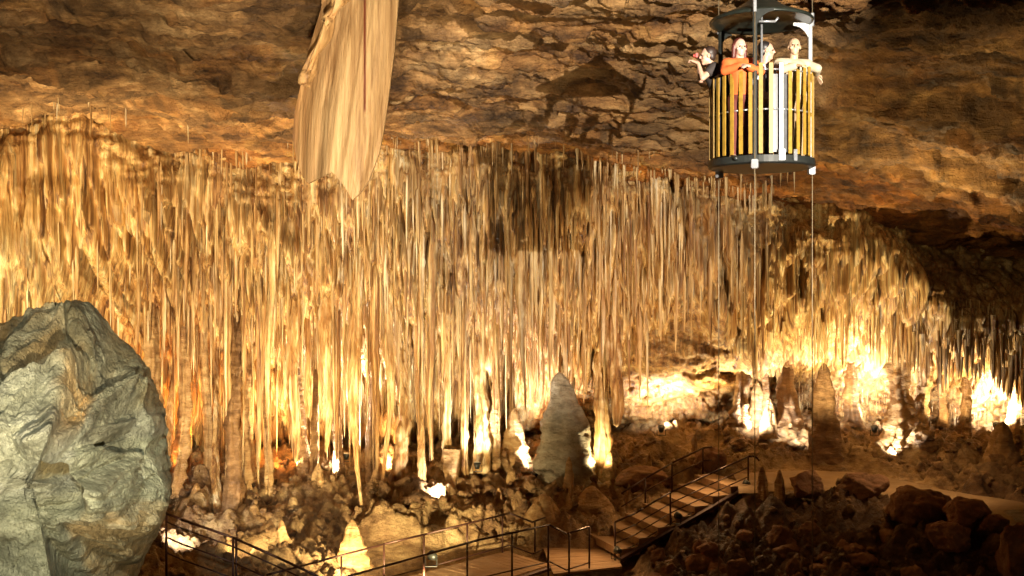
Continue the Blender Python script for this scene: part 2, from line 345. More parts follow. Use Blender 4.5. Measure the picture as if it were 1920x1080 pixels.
# ------------------------------------------------------------------ stalactite builder
def spike(x, y, ztop, zbot, r0, sides=10, rings=18, wob=.5, knob=.16, taper=.55, seed=None, flare=.8, both=False, rib=0, blunt=.04):
    s = random.random()*100 if seed is None else seed
    t = np.linspace(0, 1, rings)[:, None]; a = np.linspace(0, 2*math.pi, sides, endpoint=False)[None]
    L = ztop-zbot
    z = ztop-L*t
    if both: prof = .62+.38*(np.abs(2*t-1))**1.6
    else: prof = np.clip((1-t), 0, 1)**taper*(1-.15*np.sin(t*9+s))+blunt*(t < .999)
    prof = prof+flare*np.exp(-t*L/.35)*.6
    lob = 1+.22*np.cos(a*random.choice((3, 4, 5))+s+1.2*t)+.12*np.cos(a*7+s*2)
    kn = 1+knob*2*pn(np.cos(a)*.9+s, np.sin(a)*.9+s*2, z*1.1+s)+knob*1.2*pn(np.cos(a)*1.8+s, np.sin(a)*1.8, z*4+s)
    if rib: kn = kn*(1+rib*2.2*np.abs(pn(z*2.6+s, np.cos(a)*.5, np.sin(a)*.5+s))+rib*1.2*np.abs(pn(z*6+s, np.cos(a), np.sin(a))))
    R = r0*prof*lob*kn
    cx = x+wob*r0*pn(z*.35, s, .3)*t*2; cy = y+wob*r0*pn(z*.35, s+9, .3)*t*2
    V = np.stack([cx+R*np.cos(a), cy+R*np.sin(a), z+0*a], -1)
    co = V.reshape(-1, 3)
    q = grid_faces(rings, sides, True)
    return co, q
def root_tip(px):
    root = np.interp(px, [0, 100, 250, 400, 520, 560, 700, 800, 900, 1100, 1250, 1400, 1500, 1600, 1680, 1740, 1800, 1920], [290, 280, 320, 340, 390, 365, 330, 315, 325, 335, 360, 430, 450, 440, 490, 565, 585, 590])
    tip = np.interp(px, [0, 100, 180, 280, 310, 440, 520, 600, 660, 680, 720, 780, 850, 895, 960, 1040, 1080, 1150, 1200, 1300, 1390, 1460, 1560, 1620, 1700, 1750, 1800, 1850, 1920],
                    [520, 540, 600, 760, 900, 950, 920, 890, 930, 930, 890, 870, 830, 870, 780, 700, 690, 740, 690, 590, 640, 660, 690, 660, 690, 740, 700, 700, 760])
    return root, tip
items = []
def add_item(x, y, fr, r, root_jit=0, tipmax=1.0):
    px_ = pxz(x, y)
    if px_ < -30 or px_ > 1960: return
    if px_ < 130: y -= 3.0*(130-px_)/130+1.0
    elif px_ < 330: y -= 1.0*(330-px_)/200
    px_ = pxz(x, y)
    root, tip = root_tip(px_); span = tip-root
    py_r = root+root_jit; py_t = min(root+root_jit+span*fr, tip+12)
    zt = CZ+(540-py_r)/F*y; zb = CZ+(540-py_t)/F*y
    if px_ < 1380 and y < 35.3: zt = czt(x, y)+.4
    if zt-zb < .4: return
    items.append((x, y, zt, zb, r, (zt-zb)*r/y**2*(1.6 if y < 36 else 1), px_))
x = -17.5
while x < 18.5:
    x += random.uniform(.12, .42)
    y = random.choice((34.5, 35.2, 35.9, 36.6, 37.3, 38.0, 38.7))+random.uniform(-.3, .3)
    px_ = pxz(x, y)
    if px_ > 1380: y = max(y, 36.7)
    if px_ < 300 and random.random() < .6: continue
    if 1225 < px_ < 1400 and random.random() < .5: continue
    deep = (y-34.5)/4.2
    L = random.uniform(.35, 1.0) if deep > .3 else random.uniform(.15, .75)
    if random.random() < .12: L = 1.0
    R0 = random.uniform(.07, .20)*(.75 if px_ > 1380 else 1)
    add_item(x, y, L, R0, random.uniform(-10, 90))
    for k in range(random.randint(3, 9)):
        a = random.uniform(-.5, .5); 
        add_item(x+a, y+random.uniform(-.35, .35), L*random.uniform(.25, .95)*(1-.4*abs(a)), random.uniform(.022, .085), random.uniform(-10, 110))
x = -17.5
while x < 18.5:
    x += random.uniform(.03, .22); y = random.uniform(36, 39)
    add_item(x, y, random.uniform(.3, 1.0), random.uniform(.02, .06), random.uniform(0, 160))
items.sort(key=lambda i: -i[5])
zones = [(330, 'thin pale amber stalactite hanging at the smooth flowstone wall above the grey rock', 'stalactites above the grey rock'),
         (560, 'narrow golden stalactite in the long dense row left of the big hanging drapery tip', 'stalactites left of the drapery'),
         (930, 'narrow golden stalactite in the long dense row below and right of the drapery tip', 'stalactites below the drapery'),
         (1230, 'ochre brown stalactite in the dense row where the lift shadow falls', 'stalactites in the middle of the cave'),
         (1560, 'short yellow stalactite in the fringe hanging below the passenger lift', 'stalactites below the lift'),
         (3000, 'short pale stalactite in the fringe at the far right wall', 'stalactites at the far right')]
CAPN = 288
for it in items[:CAPN]:
    x, y, zt, zb, r, _, px_ = it
    co, q = spike(x, y, zt, zb, r, 14, max(16, int((zt-zb)*7)), rib=random.choice((0, .1, .25)), taper=random.uniform(.5, 1.0), knob=.2)
    o_ = np.array([x, y, zt])
    o = link('stalactite', mesh_np('stalactite', co-o_, q), M['stal'], loc=o_)
    for zl in zones:
        if px_ < zl[0]: tag(o, zl[1], 'stalactite', zl[2]); break
def merged(name, parts, mat, label, cat, kind='stuff'):
    cos = []; qs = []; n0 = 0
    for co, q in parts: cos.append(co); qs.append(q+n0); n0 += len(co)
    o = link(name, mesh_np(name, np.concatenate(cos), np.concatenate(qs)), mat)
    return tag(o, label, cat, kind=kind)
small = [spike(x, y, zt, zb, r, 8, 16, taper=random.uniform(.45, 1.), knob=.2) for x, y, zt, zb, r, _, _ in items[CAPN:]]
# fringe of straw stalactites under the ceiling edge and the right hand ledges
for i in range(450):
    px_ = random.uniform(200, 1450); root, tip = root_tip(px_)
    y = random.uniform(32.5, 35.5); x = (px_-960)/F*y
    if float(pn(np.array([x*.6]), np.array([y*.8]), np.array([4.0]))[0]) < .05: continue
    zc = czt(x, y); small.append(spike(x, y, zc+.4, zc-random.uniform(.2, .9), random.uniform(.03, .06), 6, 7, flare=.2))
def hug(n_, x0, x1, p0, p1, lmin, lmax, rmax):
    xs = RS.uniform(x0, x1, n_); us_ = RS.uniform(0, 1, n_)
    for k in range(0, n_, 400):
        x_ = xs[k:k+400]; u_ = us_[k:k+400]; pxx = 960+x_/36*F
        ro = np.interp(pxx, [-60, 300, 560, 700, 1250, 1400, 1600, 1740, 1950], [250, 330, 360, 320, 350, 430, 440, 560, 590])
        lo = np.interp(pxx, [-60, 300, 310, 1000, 1200, 1400, 1950], [600, 640, 800, 760, 690, 700, 740])*p1
        z_ = CZ+(540-(ro+(lo-ro)*(p0+(1-p0)*u_)))/F*36.5
        y_, fl_ = wall_y(x_, z_)
        for a, b, c, f_ in zip(x_, y_, z_, fl_):
            L_ = random.uniform(lmin, lmax)*random.uniform(.4, 1)
            if pxz(a, b) < 250 and random.random() < .8: continue
            if 1215 < pxz(a, b) < 1400 and (540-(c-CZ)/b*F) > 540: continue
            rr0_ = random.uniform(.02, rmax)*(.6+.4*L_/lmax)
            small.append(spike(float(a), float(b)+rr0_*.5, float(c)+.3, float(c)-L_, rr0_, 8, 14, taper=random.uniform(.5, 1.1), knob=.25, flare=-1.6))
hug(1250, -17, 8.5, 0, .95, .6, 3.0, .12)
hug(520, 8.5, 17.5, 0, .9, .3, 1.3, .06)
hug(260, 9, 17.5, .8, 1.12, .2, .9, .05)
for i in range(900):
    px_ = random.uniform(0, 1500); root, tip = root_tip(px_)
    y = random.uniform(31.0, 35.3)-(2.2 if px_ < 260 else 0); x = (px_-960)/F*y
    if float(pn(np.array([x*.5]), np.array([y*.7]), np.array([9.0]))[0]) < .10: continue
    zc = czt(x, y); small.append(spike(x, y, zc+.4, zc-random.uniform(.15, 1.3)*random.random()-.1, random.uniform(.025, .07), 7, 8, flare=-1.1, knob=.25, taper=random.uniform(.6, 1.2)))
merged('thin_stalactites', small, M['stal'], 'countless thin straw stalactites filling the gaps of the curtain', 'stalactites')
print('stalactites', len(items), 'small', len(small))

# named columns and long stalactites (px, y top, y bottom, depth, half width px, label, rib)
def pillar(px_, pt_, pb_, d, hw, label, name='cave_column', cat='column', rib=.2, mat='ribbed', both=True, lean=0, dback=1.6, **kw):
    top = P(px_, pt_, d+dback); bot = P(px_+lean, pb_, d); r = hw/F*d
    co, q = spike(top.x, top.y, top.z, bot.z, r, 28, max(30, int((top.z-bot.z)*14)), both=both, rib=rib, wob=.8, knob=.12, flare=.3, **kw)
    tt = ((top.z-co[:, 2])/(top.z-bot.z))[:, None]
    co[:, 0] += (tt[:, 0])*(bot.x-top.x); co[:, 1] += tt[:, 0]*(bot.y-top.y)
    o_ = np.array([bot.x, bot.y, bot.z])
    o = link(name, mesh_np(name, co-o_, q), M[mat], loc=o_); tag(o, label, cat); return o
pillar(440, 560, 1005, 33.6, 15, 'tall dark ribbed column standing in front of the stalactites, reaching the floor', rib=.35, mat='ribbed_dark', dback=3.6)
pillar(290, 330, 960, 34.2, 15, 'ribbed tan column rising directly behind the right edge of the grey rock', rib=.3)
pillar(340, 400, 930, 35.0, 12, 'slim brown column second to the right of the grey rock', rib=.2)
pillar(385, 380, 960, 35.6, 9, 'thin reddish column between the slim brown one and the tall dark ribbed one', rib=.2)
pillar(900, 560, 885, 37.2, 15, 'brilliant white lit column hanging above a floodlight near the cave centre', rib=.15, mat='stal')
pillar(850, 840, 965, 35.8, 17, 'short stubby tan column with broken base above the rear handrail', rib=.1)
pillar(1125, 540, 900, 37.0, 15, 'yellow lit column just right of the smooth grey dome stalagmite', rib=.12, mat='stal')
pillar(1690, 640, 850, 37.4, 26, 'thick glowing orange column at the right, lit from its left side', rib=.22)
pillar(1480, 600, 800, 38.0, 20, 'dark shadowed pillar behind the small floodlit stalagmite', rib=.1, dback=3.2, mat='ribbed_dark')
for px_, b_, d_, hw in ((322, 900, 35.6, 8), (405, 960, 34.6, 8), (470, 905, 36.2, 11), (498, 930, 35.4, 6), (560, 900, 36.8, 9), (590, 930, 36.0, 7), (632, 900, 37.0, 8), (700, 930, 36.2, 9), (752, 915, 36.6, 12), (790, 930, 36.0, 7), (835, 900, 37.4, 8), (868, 915, 36.9, 6), (930, 890, 37.4, 8)):
    o = pillar(px_, 540, b_, d_, hw, 'slim ribbed column joining the stalactite curtain to the rubble floor', rib=.25, mat=random.choice(('ribbed', 'ribbed_dark', 'stal')), dback=max(.3, 38.4-d_)); o['group'] = 'slim columns under the stalactite curtain'
for px_, t_, b_, d_, hw in ((1395, 600, 800, 38.2, 13), (1440, 620, 780, 38.8, 8), (1600, 620, 800, 38.9, 12), (1735, 640, 830, 38.2, 14), (1765, 640, 800, 39.0, 8), (1815, 660, 820, 38.8, 10), (1905, 660, 830, 38.6, 12)):
    o = pillar(px_, t_, b_, d_, hw, 'short knobbly column between low ceiling fringe and bank at the right', rib=.3, mat=random.choice(('ribbed', 'ribbed_dark')), dback=1.2); o['group'] = 'short columns at the right'
def longst(px_, pt_, pb_, d, hw, label):
    return pillar(px_, pt_, pb_, d, hw, label, name='stalactite', cat='stalactite', rib=.08, mat='stal', both=False, taper=.4)
longst(670, 400, 955, 34.4, 9, 'longest pale stalactite, its tip reaching almost to the rubble at the floor')
longst(727, 420, 905, 35.2, 9, 'long bright stalactite just right of the longest pale one')
longst(615, 430, 850, 35.0, 10, 'long golden stalactite left of the longest pale one')
longst(555, 400, 870, 35.4, 15, 'wide dark brown shadowed stalactite below the left edge of the drapery')
longst(1145, 420, 800, 36.0, 20, 'wide knobbly brown stalactite hanging right of the yellow lit column')
longst(530, 390, 560, 34.6, 14, 'short chalk white stalactite cluster directly below the left side of the drapery')
longst(640, 385, 560, 34.0, 9, 'chalk white stalactite directly below the drapery tip')

# ------------------------------------------------------------------ stalagmites
def stalagmite(px_, pb_, h_px, hw, d, label, rib=.18, mat='ribbed', power=.55, lean=0, group=None, sub=True):
    b = P(px_, pb_, d); h = h_px/F*d; r = hw/F*d
    s = random.random()*50; rings, sides = 46, 36
    t = np.linspace(0, 1, rings)[:, None]; a = np.linspace(0, 2*math.pi, sides, endpoint=False)[None]
    prof = (1-t**1.7)**power*(1-.25*t)
    R = r*prof*(1+.14*np.cos(3*a+s)+.16*pn(np.cos(a)+s, np.sin(a)+s, t*h*1.4)*2+.10*pn(np.cos(a)*3+s, np.sin(a)*3+s, t*h*4)*2)
    if rib: R = R*(1+rib*1.8*np.abs(pn(np.cos(a)*.7+s, np.sin(a)*.7, t*h*3.5))+rib*np.abs(pn(np.cos(a)*2+s, np.sin(a)*2, t*h*8)))
    V = np.stack([R*np.cos(a)+lean/F*d*t, R*np.sin(a), h*t-.4*(1-t)+0*a], -1)
    o = link('stalagmite', mesh_np('stalagmite', V.reshape(-1, 3), grid_faces(rings, sides, True)[:, ::-1]), M[mat], loc=b)
    return tag(o, label, 'stalagmite', group)
stalagmite(1066, 925, 228, 60, 36.9, 'large smooth grey brown dome stalagmite with a floodlight at its left foot', rib=.03, mat='dome', power=.55, lean=-18)
stalagmite(965, 915, 150, 30, 38.2, 'feathery white lit stalagmite left of the smooth grey brown dome', rib=.2)
stalagmite(660, 1082, 108, 28, 31.5, 'pale ribbed stalagmite mound behind the handrail, brightest and widest of the two', rib=.3)
stalagmite(528, 1060, 85, 18, 31.8, 'slim pale ribbed stalagmite behind the handrail near the left corner', rib=.3)
stalagmite(1545, 845, 165, 27, 37.2, 'tallest dark pointed stalagmite, standing between the two bright grottoes', rib=.12, mat='ribbed_dark', power=.5)
stalagmite(1880, 900, 110, 40, 34.8, 'squat dark mound stalagmite in front of the glowing far right grotto', rib=.1)
stalagmite(1442, 800, 55, 15, 38.2, 'stubby orange lit stalagmite in the middle grotto', rib=.1)
stalagmite(1420, 800, 85, 22, 39.4, 'round white lit stalagmite in the middle grotto', rib=.15)
stalagmite(1430, 928, 55, 14, 33.0, 'small dark pointed stalagmite beside the stair top, left of a pair')
stalagmite(1462, 930, 50, 11, 32.6, 'small dark pointed stalagmite beside the stair top, right of a pair')
stalagmite(742, 960, 42, 9, 35.0, 'little pale stalagmite standing on the rubble behind the rear handrail')
stalagmite(1020, 1000, 75, 46, 34.2, 'low brown flowstone mound right beneath the white floodlit patch', rib=.05, power=.6)
stalagmite(1110, 1000, 90, 60, 35.0, 'wide brown flowstone mound behind the wooden landing', rib=.05, power=.6)
LPX = [650, 620, 895, 1008, 1122, 820, 545, 1240, 1330, 1410, 1500, 1640, 1672, 1580, 1868, 1780, 1920]
GL = 'small knobbly stalagmite among the rubble behind the walkway'
for i in range(46):
    px_ = random.uniform(330, 1240)
    if min(abs(px_-q_) for q_ in LPX) < 16: continue
    d = random.uniform(34.5, 40); x = (px_-960)/F*d; z = fz(x, d)
    py_ = 540-(z-CZ)/d*F
    stalagmite(px_, py_+3, random.uniform(18, 60), random.uniform(6, 15), d, GL, group='small stalagmites behind the walkway', rib=random.choice((0, .2)))
for i in range(26):
    px_ = random.uniform(1230, 1900)
    if min(abs(px_-q_) for q_ in LPX) < 26: continue
    d = random.uniform(37.4, 40.6); x = (px_-960)/F*d; z = fz(x, d)
    py_ = 540-(z-CZ)/d*F
    stalagmite(px_, py_+3, random.uniform(20, 75), random.uniform(7, 17), d, 'small knobbly stalagmite on the slope behind the concrete path', group='small stalagmites behind the path', rib=random.choice((0, .2)))

# ------------------------------------------------------------------ boulders
def boulder_mesh(name, size, sub=5, cuts=14, rough=.07, seed=None):
    rs = np.random.RandomState(seed if seed is not None else random.randrange(9999))
    bm = bmesh.new(); bmesh.ops.create_icosphere(bm, subdivisions=sub, radius=1)
    co = np.array([v.co[:] for v in bm.verts])
    for _ in range(cuts):
        n_ = rs.normal(size=3); n_ /= np.linalg.norm(n_); h = rs.uniform(.58, .90)
        dd = co@n_; ex = np.clip(dd-h, 0, None); co -= (ex*.93)[:, None]*n_
    s = rs.uniform(0, 50)
    nn = co/np.linalg.norm(co, axis=1)[:, None]
    co += nn*(rough*2*fbm(co[:, 0]*1.6+s, co[:, 1]*1.6, co[:, 2]*1.6, 4, .55))[:, None]
    co *= np.array(size)
    for v, c in zip(bm.verts, co): v.co = c
    me = bpy.data.meshes.new(name); bm.to_mesh(me); bm.free()
    me.polygons.foreach_set('use_smooth', [True]*len(me.polygons)); return me
def boulder(px_, py_, wpx, hpx, d, label, mat='boulder', group=None, **kw):
    c = P(px_, py_, d); r = wpx/2/F*d; h = hpx/2/F*d
    o = link('boulder', boulder_mesh('boulder', (r, r*.85, h), **kw), M[mat], loc=c-Vector((0, 0, h*.9))); 
    o.data.transform(Matrix.Translation((0, 0, h*.9)))
    return tag(o, label, 'boulder', group)
boulder(1515, 908, 80, 62, 32.6, 'squarish brown boulder at the path edge beside the pointed stalagmites')
boulder(1620, 912, 96, 66, 32.0, 'rounded brown boulder alone at the path edge, widest gap on both sides')
boulder(1722, 945, 128, 92, 29.8, 'largest domed boulder in the row along the path')
boulder(1806, 965, 100, 76, 28.6, 'rounded brown boulder right of the largest domed one')
boulder(1862, 985, 70, 60, 28.2, 'small brown boulder between the rounded one and the tall block')
boulder(1908, 1035, 88, 130, 26.4, 'tall reddish block boulder at the lower right corner')
boulder(1780, 1010, 90, 70, 27.6, 'half buried brown boulder below the row along the path')
boulder(1330, 862, 60, 70, 36.6, 'upright tan boulder behind the end of the rear stair rail')
boulder(1210, 905, 120, 60, 36.4, 'flat dark boulder behind the rear stair rail')
for i in range(70):
    px_ = random.uniform(1180, 1900); d = random.uniform(24.5, 30.5); x = (px_-960)/F*d
    if path_mask(np.array([x]), np.array([d]))[0] > .05 or deck_mask(np.array([x]), np.array([d]))[0] > .05: continue
    z = fz(x, d); s = random.uniform(.18, .55)
    o = link('boulder', boulder_mesh('boulder', (s, s*random.uniform(.6, 1), s*random.uniform(.5, 1)), sub=4, rough=.09), M['boulder'], loc=(x, d, z+.1*s)); o.rotation_euler.z = random.random()*6
    tag(o, 'rough reddish brown rock lying on the dark slope below the path', 'rock', 'rocks on the dark slope below the path')
for i in range(60):
    px_ = random.uniform(320, 1150); d = random.uniform(33.8, 38); x = (px_-960)/F*d
    z = fz(x, d); s = random.uniform(.12, .42)
    o = link('boulder', boulder_mesh('boulder', (s, s*random.uniform(.6, 1), s*random.uniform(.5, .9)), sub=4, rough=.1), M['stone'], loc=(x, d, z+.1*s)); o.rotation_euler.z = random.random()*6
    tag(o, 'rough ochre rock in the rubble behind the wooden walkway', 'rock', 'rocks behind the walkway')
for i in range(50):
    px_ = random.uniform(1380, 1900); d = random.uniform(36.6, 39.5)-(.0016*(px_-1380)*3.2 if px_ > 1380 else 0); x = (px_-960)/F*d
    if path_mask(np.array([x]), np.array([d]))[0] > .03: continue
    z = fz(x, d); s = random.uniform(.12, .4)
    o = link('boulder', boulder_mesh('boulder', (s, s*random.uniform(.6, 1), s*random.uniform(.5, .9)), sub=4, rough=.1), M['stone'], loc=(x, d, z+.1*s)); o.rotation_euler.z = random.random()*6
    tag(o, 'rough ochre rock on the bank behind the concrete path', 'rock', 'rocks behind the path')
rub = []
base_b = boulder_mesh('tmp', (1, 1, 1), sub=2, cuts=6, rough=.12, seed=3)
bco = np.array([v.co[:] for v in base_b.vertices]); bfa = np.array([list(p.vertices) for p in base_b.polygons]); bpy.data.meshes.remove(base_b)
k = 0
XS = RS.uniform(-13, 17, 2600); YS = RS.uniform(24, 40.5, 2600); ZS = floor_z(XS, YS); PM = path_mask(XS, YS)+deck_mask(XS, YS)
for x, y, z, pm in zip(XS, YS, ZS, PM):
    if pm > .05: continue
    s = RS.uniform(.04, .15); a = RS.uniform(0, 6.28)
    R = np.array([[math.cos(a), -math.sin(a), 0], [math.sin(a), math.cos(a), 0], [0, 0, 1]])
    rub.append(((bco*RS.uniform(.6, 1.3, 3)*s)@R.T+np.array([x, y, z+s*.2]), bfa))
cos = []; qs = []; n0 = 0
for co, q in rub: cos.append(co); qs.append(q+n0); n0 += len(co)
o = link('rubble', mesh_np('rubble', np.concatenate(cos), np.concatenate(qs)), M['stone']); tag(o, 'small loose stones strewn over the cave floor', 'rubble', kind='stuff')

# ------------------------------------------------------------------ big grey rock at left
D0 = 13.5
outline = [(-240, 700), (-150, 610), (0, 607), (35, 588), (65, 572), (120, 563), (165, 562), (190, 585), (215, 625), (252, 660), (278, 690), (285, 725), (303, 768), (306, 850), (320, 930), (302, 985), (272, 1040), (240, 1110), (200, 1300), (180, 1700), (-300, 1700), (-320, 1000)]
cx, cy = 60, 900
ang = [math.atan2(-(b-cy), a-cx) for a, b in outline]; rad = [math.hypot(a-cx, b-cy) for a, b in outline]
od = np.argsort(ang); A_ = np.array(ang)[od]; R_ = np.array(rad)[od]
A_ = np.concatenate([A_-2*math.pi, A_, A_+2*math.pi]); R_ = np.concatenate([R_]*3)
nr, na = 420, 900
# hemispherical cap in front, closed at the back: phi from front pole to back pole
ph = np.linspace(.001, math.pi-.001, nr)[:, None]; th = np.linspace(-math.pi, math.pi, na, endpoint=False)[None]
rr_ = np.interp(th[0], A_, R_)[None]/F*D0
sp = np.sin(ph)**.72
x = sp*rr_*np.cos(th); z = sp*rr_*np.sin(th); y = -np.cos(ph)*1.9*np.sign(1)+0*th
s1 = .55*(fbm(x*.55+3, y*.5, z*.55, 3)) 
# angular facets: planar cuts
co = np.stack([x, y, z], -1).reshape(-1, 3)
rsx = np.random.RandomState(23)
dirs = [(.9, -.5, .15, 1.45), (.8, -.6, -.35, 1.5), (.2, -.5, .9, 1.5)]
for a, b, c, h in dirs:
    n_ = np.array([a, b, c]); n_ /= np.linalg.norm(n_); dd = co@n_; co -= (np.clip(dd-h, 0, None)*.8)[:, None]*n_
x, y, z = co.T.copy()
nrm = co/np.linalg.norm(co, axis=1)[:, None]
front = sst(.1, -.5, nrm[:, 1])
_o = P(cx, cy, D0)+Vector((0, 1.2, 0)); RX = 960+(_o.x+x)/(_o.y+y)*F; RY = 540-(_o.z+z-CZ)/(_o.y+y)*F
ctl = [(0, 600, -.7), (100, 580, -.7), (170, 568, -.6), (40, 630, -.5), (110, 612, -.4), (0, 665, 0), (60, 640, .05), (130, 615, .1), (205, 630, -.1), (265, 690, -.3), (150, 650, .0), (0, 720, .2), (60, 760, .42), (100, 720, .05), (150, 710, -.12), (160, 760, -.10),
       (205, 740, .12), (235, 765, .34), (290, 780, .05), (20, 800, .6), (60, 830, .45), (100, 790, .55), (100, 840, .55), (170, 800, .50), (165, 822, .72), (120, 828, .66), (205, 828, .62), (165, 868, .12), (130, 885, .25), (205, 885, .12), (228, 840, .6), (270, 840, .42), (300, 870, .12),
       (60, 895, .3), (20, 960, .42), (120, 960, .36), (190, 950, .30), (232, 900, .66), (250, 970, .55), (295, 960, .12), (40, 1040, .25), (110, 1050, .5), (180, 1030, .72), (215, 1080, .5), (250, 1060, .3), (-100, 800, .4), (-100, 1000, .3), (100, 1200, .4), (0, 1200, .2)]
rf_ = rbf([(a/60, b/60) for a, b, c in ctl], [c for a, b, c in ctl])
rel_ = rf_(RX/60, RY/60)
alc = sst(112, 128, RX)*(1-sst(205, 218, RX))*sst(822+.004*(RX-165)**2, 832+.004*(RX-165)**2, RY)*(1-sst(878, 890, RY))
q_ = x*.85+.3*z
def facets(u_, v_, n_, ext, tilt, hs, k_, seed):
    rs = np.random.RandomState(seed); sx = rs.uniform(-ext, ext, n_); sz = rs.uniform(-ext, ext, n_); h_ = rs.normal(0, hs, n_); gx_ = rs.normal(0, tilt, n_); gz_ = rs.normal(0, tilt, n_)
    W = np.zeros(len(u_), np.float32); A = np.zeros(len(u_), np.float32); u_ = u_.astype(np.float32); v_ = v_.astype(np.float32)
    for a, b, c, d_, e_ in zip(sx, sz, h_, gx_, gz_):
        du = u_-a; dv = v_-b; w_ = np.exp(-k_*(du*du+dv*dv)+1e-9); m_ = w_+1e-12*np.exp(-.5*np.sqrt(du*du+dv*dv)); W += m_; A += m_*(c+d_*du+e_*dv)
    return A/W
ua = x*.92+z*.45+.12*fbm(x*2, y, z*2, 3); va = (z*.92-x*.45)*1.5+.12*fbm(x*2+4, y, z*2, 3)
dsp = facets(ua, va, 110, 3.4, .30, .07, 24, 4)+facets(ua*1.1, va, 520, 3.4, .26, .02, 120, 9)+.065*fbm(x*5, y*3, z*6, 5, .6)+.05*(sst(-.1, .1, fbm(x*1.1+8, y*.3, z*1.6, 3))-.5)
lowm = sst(900, 950, RY)*(1-sst(200, 260, RX)); dsp = dsp*(1-.45*lowm)
spk = np.exp(-((RX-(200+(RY-650)*.55))/38)**2)*(1-sst(760, 800, RY)); dsp = dsp+spk*.05*np.abs(pn(x*9, y*4, z*9))
co += nrm*(dsp*np.where(front > .1, 1, .35))[:, None]*(1-alc*.7)[:, None]
co[:, 1] -= rel_*front
co[:, 1] += alc*(.16+.34*np.abs(pn(x*10, 0*x, z*.5)))
drp = sst(225, 240, RX)*sst(960, 1000, RY); co[:, 1] -= drp*.16*np.abs(pn(x*8, 0*x, z*.7+x))
o_ = _o
for _ in range(3):
    X_ = 960+(_o.x+co[:, 0])/(_o.y+co[:, 1])*F-cx; Y_ = -(540-(_o.z+co[:, 2]-CZ)/(_o.y+co[:, 1])*F-cy)
    fi = np.arctan2(Y_, X_); ro = np.hypot(X_, Y_); nb = 144; bi = ((fi+math.pi)/(2*math.pi)*nb).astype(int) % nb
    mx = np.zeros(nb); np.maximum.at(mx, bi, ro); cen = -math.pi+(np.arange(nb)+.5)*2*math.pi/nb
    fac = np.interp(cen, A_, R_)/np.maximum(mx, 1); fac = (np.roll(fac, 1)+2*fac+np.roll(fac, -1))/4
    f3 = np.interp(fi, np.concatenate([cen-2*math.pi, cen, cen+2*math.pi]), np.concatenate([fac]*3))
    co[:, 0] *= f3; co[:, 2] *= f3
gm = mesh_np('rock', co, grid_faces(nr, na, True))
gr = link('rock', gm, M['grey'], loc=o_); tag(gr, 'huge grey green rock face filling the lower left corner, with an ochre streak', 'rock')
px, py = RX, RY
wob_ = 30*fbm(x*1.7, y, z*1.7, 4)
tt = np.ones((len(co), 3))
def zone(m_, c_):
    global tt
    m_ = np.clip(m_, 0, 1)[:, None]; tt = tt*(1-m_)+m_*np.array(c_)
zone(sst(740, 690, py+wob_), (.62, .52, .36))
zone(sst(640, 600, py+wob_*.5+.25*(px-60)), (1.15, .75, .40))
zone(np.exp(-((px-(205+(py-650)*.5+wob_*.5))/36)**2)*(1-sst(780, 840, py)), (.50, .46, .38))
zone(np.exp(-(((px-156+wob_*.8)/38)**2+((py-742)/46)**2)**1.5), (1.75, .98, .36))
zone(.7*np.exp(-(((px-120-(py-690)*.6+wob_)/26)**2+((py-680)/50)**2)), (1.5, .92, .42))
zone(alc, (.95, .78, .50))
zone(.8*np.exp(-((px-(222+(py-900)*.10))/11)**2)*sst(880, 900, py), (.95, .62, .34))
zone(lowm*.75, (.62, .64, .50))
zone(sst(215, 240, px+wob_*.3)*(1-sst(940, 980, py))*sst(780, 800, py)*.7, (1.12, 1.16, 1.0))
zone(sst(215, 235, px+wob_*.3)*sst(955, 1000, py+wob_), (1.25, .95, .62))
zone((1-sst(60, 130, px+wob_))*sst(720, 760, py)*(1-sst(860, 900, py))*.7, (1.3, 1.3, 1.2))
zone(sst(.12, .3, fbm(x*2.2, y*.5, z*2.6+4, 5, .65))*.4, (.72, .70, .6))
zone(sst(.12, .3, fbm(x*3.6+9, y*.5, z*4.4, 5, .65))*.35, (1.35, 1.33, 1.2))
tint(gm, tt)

# ------------------------------------------------------------------ hanging drapery
DD = 18.3
nv, nu = 260, 240
v = np.linspace(0, 1, nv)[:, None]; u = np.linspace(0, 1, nu)[None]
bot = np.interp(u, [0, .06, .14, .22, .33, .5, .65, .80, .88, .95, 1], [250, 290, 325, 340, 332, 322, 346, 374, 362, 340, 290])
py = -140+(bot+140)*v
left = np.interp(py, [-140, 0, 80, 200, 300, 372], [612, 602, 578, 552, 545, 545]); right = np.interp(py, [-140, 0, 100, 180, 250, 320, 372], [752, 746, 738, 728, 718, 703, 690])
px = left*(1-u)+right*u
fold = .16*np.sin(u*7+.5*np.sin(v*2)+.6)+.03*np.sin(u*24+.8*v)+.05*fbm(u*9+0*v, v*.8, 1.5, 2)+.015*np.abs(pn(u*34+0*v, v*1.0, 3.3))
d = DD+.5*(1-u)+fold*(.4+.6*v)*.8
X = (px-960)/F*d; Z = CZ+(540-py)/F*DD+0*d; Y = d
front_me = np.stack([X, Y, Z+0*X], -1)
back = front_me+np.array([0, .16, 0])*(1-.6*v[..., None])+.05*np.abs(fold[..., None])
allv = np.concatenate([front_me.reshape(-1, 3), back.reshape(-1, 3)])
q1 = grid_faces(nv, nu); q2 = grid_faces(nv, nu)[:, ::-1]+nv*nu
n1 = nv*nu; rim = []
bi = [(nv-1)*nu+j for j in range(nu)]; li = [i*nu for i in range(nv)]; ri = [i*nu+nu-1 for i in range(nv)]
for seq, fl in ((bi, 0), (li, 1), (ri, 0)):
    for a, b in zip(seq[:-1], seq[1:]):
        f_ = [a, b, b+n1, a+n1]; rim.append(f_ if not fl else f_[::-1])
